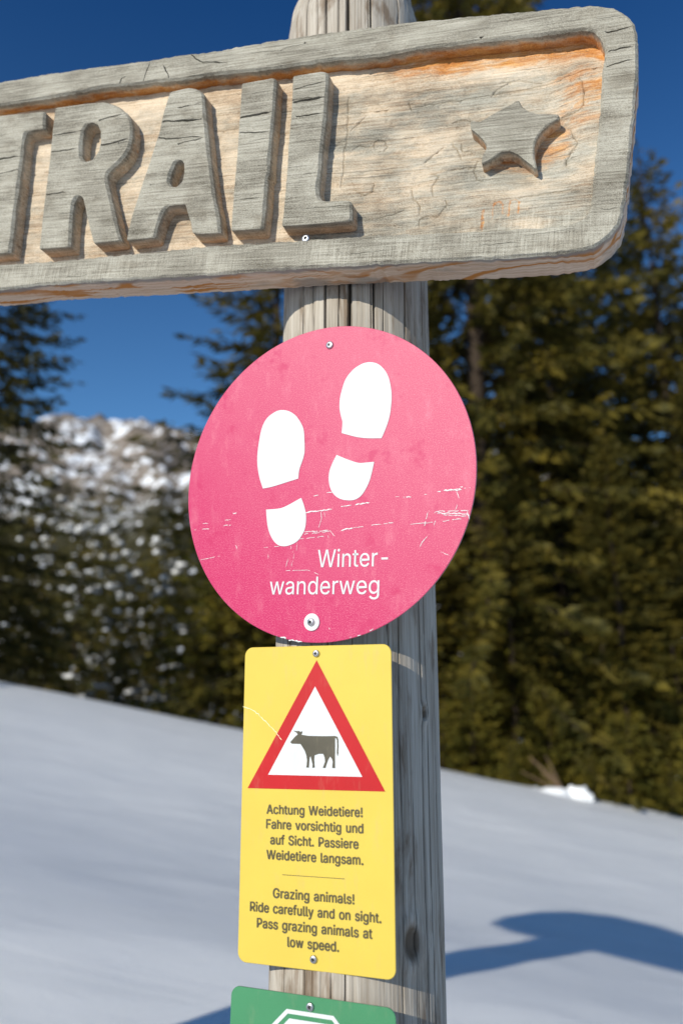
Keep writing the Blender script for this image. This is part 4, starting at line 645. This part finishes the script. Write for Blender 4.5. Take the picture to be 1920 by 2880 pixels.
# ---- green sign
GM = frame_matrix(D_grn_frame)
grn = empty('information_sign', 'green metal sign with a white octagon, cut off at the foot of the photo', 'sign', mat=GM)
plate('sign_plate', rounded(.1935, .30, .0105, 7, (-.004, .0445 - .15 + .0005)), .002, [GREEN, ALU], grn)
def octa(top, w, h, c):
    return [(-w / 2 + c, top), (w / 2 - c, top), (w / 2, top - c), (w / 2, top - h + c), (w / 2 - c, top - h), (-w / 2 + c, top - h), (-w / 2, top - h + c), (-w / 2, top - c)]
cx_ = (D_oct_out[2][0] + D_oct_out[3][0]) / 2; tp = (D_oct_out[2][1] + D_oct_out[3][1]) / 2; hw = (D_oct_out[3][0] - D_oct_out[2][0]) / 2
o1 = np.array(octa(tp, hw * 4.83, hw * 4.83, hw * 1.414)) + [cx_, 0]; o2 = np.array(octa(tp - .0042, hw * 4.83 - .0084, hw * 4.83 - .0084, hw * 1.414 - .0025)) + [cx_, 0]
o3 = np.array(octa(tp - .0088, hw * 4.83 - .0176, hw * 4.83 - .0176, hw * 1.414 - .0052)) + [cx_, 0]
decal('octagon_outline', [o1, o2], .0003, WHITE, grn); decal('octagon_field', [o3], .0003, WHITE, grn)
screw(grn, D_grn_screw, .0046, .0030)

# ------------------------------------------------------------------ posts
def make_post(name, x, y, z0, z1, r, label, seed, na=620, nz=560, top=True):
    e = empty(name, label, 'post', loc=(x, y, z0)); H = z1 - z0
    z = np.linspace(0, H, nz); a = np.linspace(0, 2 * math.pi, na, endpoint=False); A, Zz = np.meshgrid(a, z); A = A.ravel(); Zz = Zz.ravel()
    rr = np.full(len(A), r); rr = rr + (fbm(np.c_[np.cos(A) * 1.5, np.sin(A) * 1.5, Zz * .8], seed) - .5) * .008
    rr = rr + (fbm(np.c_[np.cos(A) * 34, np.sin(A) * 34, Zz * 2.2], seed + 3, 3) - .5) * .0009
    g = np.random.default_rng(seed); crk = np.zeros(len(A))
    for i in range(130):
        ac = g.uniform(0, 6.283); zc = g.uniform(-.1, H + .1); ln = g.uniform(.12, .8); w = g.uniform(.0004, .0008) if i % 7 else g.uniform(.001, .0016); dp = g.uniform(.0015, .006)
        if i < 4: ac = (4.62, 4.95, 5.4, 4.3)[i]; zc = H - .52; ln = .5; w = (.0022, .0011, .0009, .001)[i]; dp = .012
        wob = ac + (vnoise(np.c_[Zz * 7, 0 * Zz, 0 * Zz], seed + i) - .5) * .05
        d = np.abs((A - wob + math.pi) % (2 * math.pi) - math.pi) * r
        cw = np.clip(1 - d / (w * 1.6), 0, 1) * sstep(1, .75, np.abs(Zz - zc) / ln); rr = rr - dp * cw; crk = np.maximum(crk, cw * min(1, dp / .004))
    knot = np.zeros(len(A))
    for ka, kz, kr in ((5.32, H - 1.40, .018), (4.9, H - .085, .014), (4.2, H - .95, .012), (5.6, H - 1.15, .008)):
        d = np.hypot(((A - ka + math.pi) % (2 * math.pi) - math.pi) * r / .8, (Zz - kz) / 1.3) / kr
        knot = np.maximum(knot, sstep(1.0, .6, d)); rr = rr - .004 * sstep(.75, .4, d) + .002 * np.exp(-((d - 1.1) / .35) ** 2)
    if top:                                            # the end is rounded over by hand and frayed
        dt = np.clip((Zz - (H - .125)) / .125, 0, 1); fray = (fbm(np.c_[np.cos(A) * 16, np.sin(A) * 16, Zz * 3], seed + 9, 3) - .5) * .6 * sstep(.05, .6, dt)
        rr = rr * np.sqrt(np.clip(1 - (np.clip(dt + fray, 0, 1) * .93) ** 2.0, .02, 1))
    V = np.c_[rr * np.cos(A), rr * np.sin(A), Zz]; i = np.arange(na * nz).reshape(nz, na); j = np.roll(i, -1, 1)
    F = np.stack([i[:-1].ravel(), j[:-1].ravel(), j[1:].ravel(), i[1:].ravel()], 1)
    V = np.vstack([V, [[0, 0, H + .002]]]); c = len(V) - 1
    me = mesh('shaft', V, F, POST, e, None, True, 50, {'knot': np.r_[knot, 0], 'crack': np.r_[crk, 0]})
    b = bmesh.new(); b.from_mesh(me.data); b.verts.ensure_lookup_table()
    vs = [b.verts[k] for k in i[-1]]
    for k in range(na): b.faces.new((vs[k], vs[(k + 1) % na], b.verts[c])).smooth = True
    b.to_mesh(me.data); b.free(); return e
make_post('wooden_post', .019, 1.10, -.3, ZC + 1.165, .1055, 'round weathered wooden post carrying the board and the metal signs', 5)
make_post('wooden_post', -1.73, 1.70, -.3, ZC + 1.12, .135, 'second post holding the far left end of the TRAIL board', 9, 160, 120)

# ------------------------------------------------------------------ spruces
def spruce_mesh(H, Rb, seed, dens=1.0, spray=.34, low=.04, gap=.0, droop=.35, power=.8, snow=0.):
    """trunk with limbs, crown of many needle sprays, optional snow lying on the boughs; base at 0"""
    g = np.random.default_rng(seed)
    TV, TF = [], []
    def tube(pts, rad, k=5):
        b = len(TV); pts = np.asarray(pts)
        for p, r in zip(pts, rad):
            for i in range(k): a = 6.2832 * i / k; TV.append((p[0] + r * math.cos(a), p[1] + r * math.sin(a), p[2] + (0 if k > 4 else 0)))
        for j in range(len(pts) - 1):
            for i in range(k): TF.append((b + j * k + i, b + j * k + (i + 1) % k, b + (j + 1) * k + (i + 1) % k, b + (j + 1) * k + i))
    zt = np.linspace(0, H, 9); sway = np.c_[(vnoise(np.c_[zt * .2, 0 * zt, 0 * zt], seed) - .5) * .3, (vnoise(np.c_[zt * .2, 0 * zt, 0 * zt], seed + 1) - .5) * .3, zt]
    tube(sway, np.maximum(.012 * H * (1 - zt / H), .012), 8)
    B0, D0, Ls, Wd = [], [], [], []
    SV, SF = [], []
    z = H * low + .1
    while z < H * .992:
        t = z / H; n = g.integers(5, 9); a0 = g.uniform(0, 6.28)
        for q in range(n):
            if g.random() < gap * (1 - t * .6): continue
            az = a0 + 6.283 * q / n + g.normal(0, .25); L = Rb * (1 - t) ** power * g.uniform(.6, 1.15) + .10
            zz = z + g.normal(0, .08); m = max(3, int(L / .16)); s = np.linspace(0, 1, m + 1)
            up = .30 * t + .02
            path = np.c_[np.cos(az) * L * s, np.sin(az) * L * s, zz + L * (up * s - droop * (1 - t * .7) * s ** 1.6 + .16 * np.clip(s - .72, 0, 1))]
            path[:, :2] += np.array([np.interp(zz, zt, sway[:, 0]), np.interp(zz, zt, sway[:, 1])])
            if L > .35: tube(path[::max(1, m // 3)], np.linspace(.012 + .010 * L, .004, len(path[::max(1, m // 3)])), 4)
            ns = max(4, int(L / .085 * dens)); u = g.uniform(.12, 1.0, ns) ** .8
            c = np.c_[np.interp(u, s, path[:, 0]), np.interp(u, s, path[:, 1]), np.interp(u, s, path[:, 2])]
            side = g.choice([-1., 1.], ns); sp = g.uniform(.35, 1.15, ns)
            dr = np.c_[np.cos(az + side * sp), np.sin(az + side * sp), g.normal(-.38, .30, ns)]
            ln = spray * g.uniform(.55, 1.25, ns) * (1.05 - .45 * u) * min(1, .5 + L * .5)
            B0.append(c + g.normal(0, .035, c.shape)); D0.append(dr / np.linalg.norm(dr, axis=1)[:, None]); Ls.append(ln); Wd.append(ln * g.uniform(.11, .20, ns))
            B0.append(path[-1:] - [[0, 0, 0]]); d = path[-1] - path[-2]; D0.append((d / np.linalg.norm(d))[None]); Ls.append(np.array([spray * .8])); Wd.append(np.array([spray * .2]))
            if snow and L > .3:
                for _ in range(g.poisson(snow * L)):
                    k = g.integers(max(1, m // 3), m + 1); SV.append((path[k] + [g.normal(0, .1), g.normal(0, .1), .05], g.uniform(.07, .21)))
        z += g.uniform(.20, .36) * (1.15 - .55 * t) * (H / 14) ** .35
    B0, D0, Ls, Wd = np.vstack(B0), np.vstack(D0), np.concatenate(Ls), np.concatenate(Wd)
    sd = np.cross(D0, g.normal(0, 1, D0.shape)); sd /= np.maximum(np.linalg.norm(sd, axis=1), 1e-6)[:, None]; nn = np.cross(D0, sd)
    p1 = B0 + D0 * (Ls * .45)[:, None]; V = np.stack([B0, p1 + sd * Wd[:, None] + nn * (Wd * .25)[:, None], B0 + D0 * Ls[:, None], p1 - sd * Wd[:, None] + nn * (Wd * .25)[:, None]], 1).reshape(-1, 3)
    F = np.arange(len(V), dtype=np.int64).reshape(-1, 4)
    sm = None
    if SV:
        bv, bf = [], []; ico = [(0, 0, 1)] + [(math.cos(i * 1.2566 + (.628 if r else 0)) * .89, math.sin(i * 1.2566 + (.628 if r else 0)) * .89, .45 - .9 * r) for r in (0, 1) for i in range(5)] + [(0, 0, -1)]
        fc = [(0, 1 + i, 1 + (i + 1) % 5) for i in range(5)] + [(1 + i, 6 + i, 1 + (i + 1) % 5) for i in range(5)] + [(6 + i, 6 + (i + 1) % 5, 1 + (i + 1) % 5) for i in range(5)] + [(11, 6 + (i + 1) % 5, 6 + i) for i in range(5)]
        for p, r in SV:
            b = len(bv); e = g.uniform(.7, 1.5, 2)
            for q in ico: bv.append((p[0] + q[0] * r * e[0], p[1] + q[1] * r * e[1], p[2] + q[2] * r * .55))
            bf += [tuple(b + i for i in f) for f in fc]
        sm = (bv, bf)
    return (TV, TF), (V, F), sm

PROTO = {}
def proto(key, needles, **kw):
    (TV, TF), (V, F), sm = spruce_mesh(**kw)
    t = mesh('trunk', TV, TF, BARK, None, None, True); c = mesh('crown', V, F, needles, None, None, False)
    s = mesh('snow', sm[0], sm[1], CLUMP, None, None, True) if sm else None
    PROTO[key] = (t, c, s, kw['H'], [True])
def tree(key, az, r, top, label, group=None, rot=0., cat='tree', name='spruce_tree', wide=1.0, base=None):
    """stands at azimuth az (degrees right of the view), r metres off; top = angle of its tip above the lens"""
    t, c, s, H, fresh = PROTO[key]; x, y = r * math.sin(R(az)), r * math.cos(R(az)); zb = float(ground_z(x, y)) - .15 if base is None else base
    h = ZC + r * math.tan(R(top)) - zb; e = empty(name, label, cat, group, loc=(x, y, zb)); e.rotation_euler.z = R(rot); k = h / H; e.scale = (k * wide, k * wide, k)
    for o in (t, c, s):
        if o is None: continue
        q = o if fresh[0] else o.copy()
        if not fresh[0]: COL.objects.link(q)
        q.parent = e
        if o is s: q['kind'] = 'stuff'
    fresh[0] = False; return e

proto('tall', NEEDLE, H=20., Rb=3.9, seed=1, dens=2.6, spray=.36, power=.75)
proto('full', NEEDLE, H=15., Rb=3.3, seed=2, dens=2.4, spray=.32, power=.72)
proto('airy', NEEDLE, H=15., Rb=3.1, seed=3, dens=2.0, spray=.33, gap=.18, power=.8, droop=.30)
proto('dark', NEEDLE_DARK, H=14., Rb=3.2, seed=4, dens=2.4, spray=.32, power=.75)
proto('laden', NEEDLE, H=9., Rb=2.3, seed=5, dens=1.9, spray=.28, gap=.25, power=.8, snow=.36)
proto('young', NEEDLE_YOUNG, H=3.0, Rb=1.15, seed=6, dens=2.4, spray=.22, power=.7, droop=.12, low=.0)

WALL = 'spruces massed behind the sign'
tree('tall', 10.2, 17.5, 58, 'tallest spruce rising behind the post and above the top edge of the board', rot=20, wide=.85)
tree('airy', 22.6, 22, 36.0, 'spruce at the right edge with its pointed top beside the board end', rot=80)
tree('airy', -5.0, 19, 38.5, 'spruce with open feathered boughs left of the pink sign', rot=200, wide=1.35)
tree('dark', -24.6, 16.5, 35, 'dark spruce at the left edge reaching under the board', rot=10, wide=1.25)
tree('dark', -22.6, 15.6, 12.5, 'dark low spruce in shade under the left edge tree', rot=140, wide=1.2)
tree('full', -7.4, 19.5, 17.5, 'golden green spruce between the snow flecked spruces and the pink sign', rot=300, wide=.95)
tree('full', 6.2, 16.8, 27.5, 'bushy golden green spruce just right of the post behind the pink sign', rot=200, wide=1.0)
tree('full', 15.0, 20, 37, 'dense spruce behind the right end of the board', rot=130)
tree('full', 2.0, 23, 33, 'dense spruce behind the post below the board', rot=250)
for i, (az, r, top) in enumerate(((11.5, 15.8, 17), (18.5, 16.2, 19), (25.0, 17.5, 24), (5.0, 16.0, 12.5), (29.5, 19, 33), (12.5, 27, 31), (20.0, 28, 32), (6, 29, 30), (27, 30, 30), (23.5, 24, 27), (16, 25, 29))):
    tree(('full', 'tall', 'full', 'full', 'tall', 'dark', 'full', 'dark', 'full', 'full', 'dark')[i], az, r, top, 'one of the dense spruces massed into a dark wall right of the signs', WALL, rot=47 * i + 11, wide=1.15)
for i, (az, r, top) in enumerate(((-18.0, 24, 14.5), (-14.2, 22, 11.5), (-11.4, 23, 12.0), (-20.4, 21, 16.0), (-12.6, 28, 14.0), (-16.3, 29, 14.5))):
    tree('laden', az, r, top, 'one of the snow flecked spruces standing before the mountain left of the pink sign', 'snow flecked spruces on the left', rot=70 * i, wide=1.0)
for i, (az, r, top) in enumerate(((-10.0, 17.5, 6.5), (-8.2, 17.8, 13.5), (-14.8, 18.5, 5.5), (-19.5, 17.5, 8.0), (-5.6, 17.5, 14.0), (-2.4, 17, 9.5))):
    tree('young' if i % 2 else 'full', az, r, top, 'one of the low green spruces along the snow edge left of the signs', 'low spruces at the left snow edge', rot=33 + 61 * i)
for i, (az, r, top) in enumerate(((6.6, 14.6, 1.5), (8.8, 15.0, 3.2), (11.2, 14.4, -.8), (13.6, 14.8, 2.4), (16.0, 14.2, -1.8), (18.4, 14.6, 1.0), (20.8, 14.4, -2.2), (23.2, 14.9, 1.2), (25.5, 14.2, -2.5), (9.8, 16.0, 6.5), (17.2, 16.0, 5.5), (22, 16.2, 5))):
    tree('young', az, r, top, 'one of the small yellow green spruces along the snow edge right of the post', 'young spruces at the right snow edge', rot=29 + 77 * i, wide=1.1)

# sunlit snow lumps and dry branches at the foot of the young spruces
def lump(az, r, el, w, h, label, seed):
    x, y = r * math.sin(R(az)), r * math.cos(R(az)); z = ZC + r * math.tan(R(el)); b = bmesh.new(); bmesh.ops.create_icosphere(b, subdivisions=4, radius=1)
    P = np.array([v.co[:] for v in b.verts]); n = fbm(P * 1.6 + seed * 7.3, seed, 4)
    for v, q, k in zip(b.verts, P, n): f = .1 + 1.75 * k; v.co = (q[0] * w * f, q[1] * w * .8 * f, q[2] * h * f)
    me = bpy.data.meshes.new('snow_lump'); b.to_mesh(me); b.free(); me.materials.append(CLUMP)
    for p in me.polygons: p.use_smooth = True
    o = bpy.data.objects.new('snow_lump', me); COL.objects.link(o); o.location = (x, y, z); tag(o, label, 'snow')
lump(13.0, 13.5, -4.75, .55, .17, 'widest of the bright sunlit snow lumps at the spruces by the snow edge', 1)
lump(11.9, 13.6, -4.3, .30, .10, 'flat sunlit snow lump left of the widest one', 4)
lump(14.3, 13.3, -5.1, .30, .12, 'small sunlit snow lump right beside the widest one', 2)
lump(15.3, 13.5, -4.6, .17, .20, 'upright sunlit snow lump against a young spruce', 3)
def dry_branch(az, r, el, L, lean, label, seed):
    g = np.random.default_rng(seed); x, y = r * math.sin(R(az)), r * math.cos(R(az)); z = ZC + r * math.tan(R(el)); V, F = [], []
    for q in range(7):
        a = lean + g.normal(0, .16); l = L * g.uniform(.55, 1); b = len(V); p = np.array([g.normal(0, .05), g.normal(0, .1), 0]); d = np.array([math.cos(a), g.normal(0, .1), math.sin(a)])
        for j in range(6):
            c = p + d * l * j / 5 + [0, 0, -.05 * (j / 5) ** 2]; rr = .022 * (1 - j / 6.5)
            for i in range(5): V.append((c[0] + rr * math.cos(i * 1.2566), c[1], c[2] + rr * math.sin(i * 1.2566)))
        for j in range(5):
            for i in range(5): F.append((b + j * 5 + i, b + j * 5 + (i + 1) % 5, b + (j + 1) * 5 + (i + 1) % 5, b + (j + 1) * 5 + i))
    o = mesh('dry_branch', V, F, TWIG, None, None, True); o.location = (x, y, z); tag(o, label, 'branch')
dry_branch(14.4, 14.0, -4.2, .85, 2.25, 'bare tan dead branches slanting down to the sunlit snow lumps', 1)
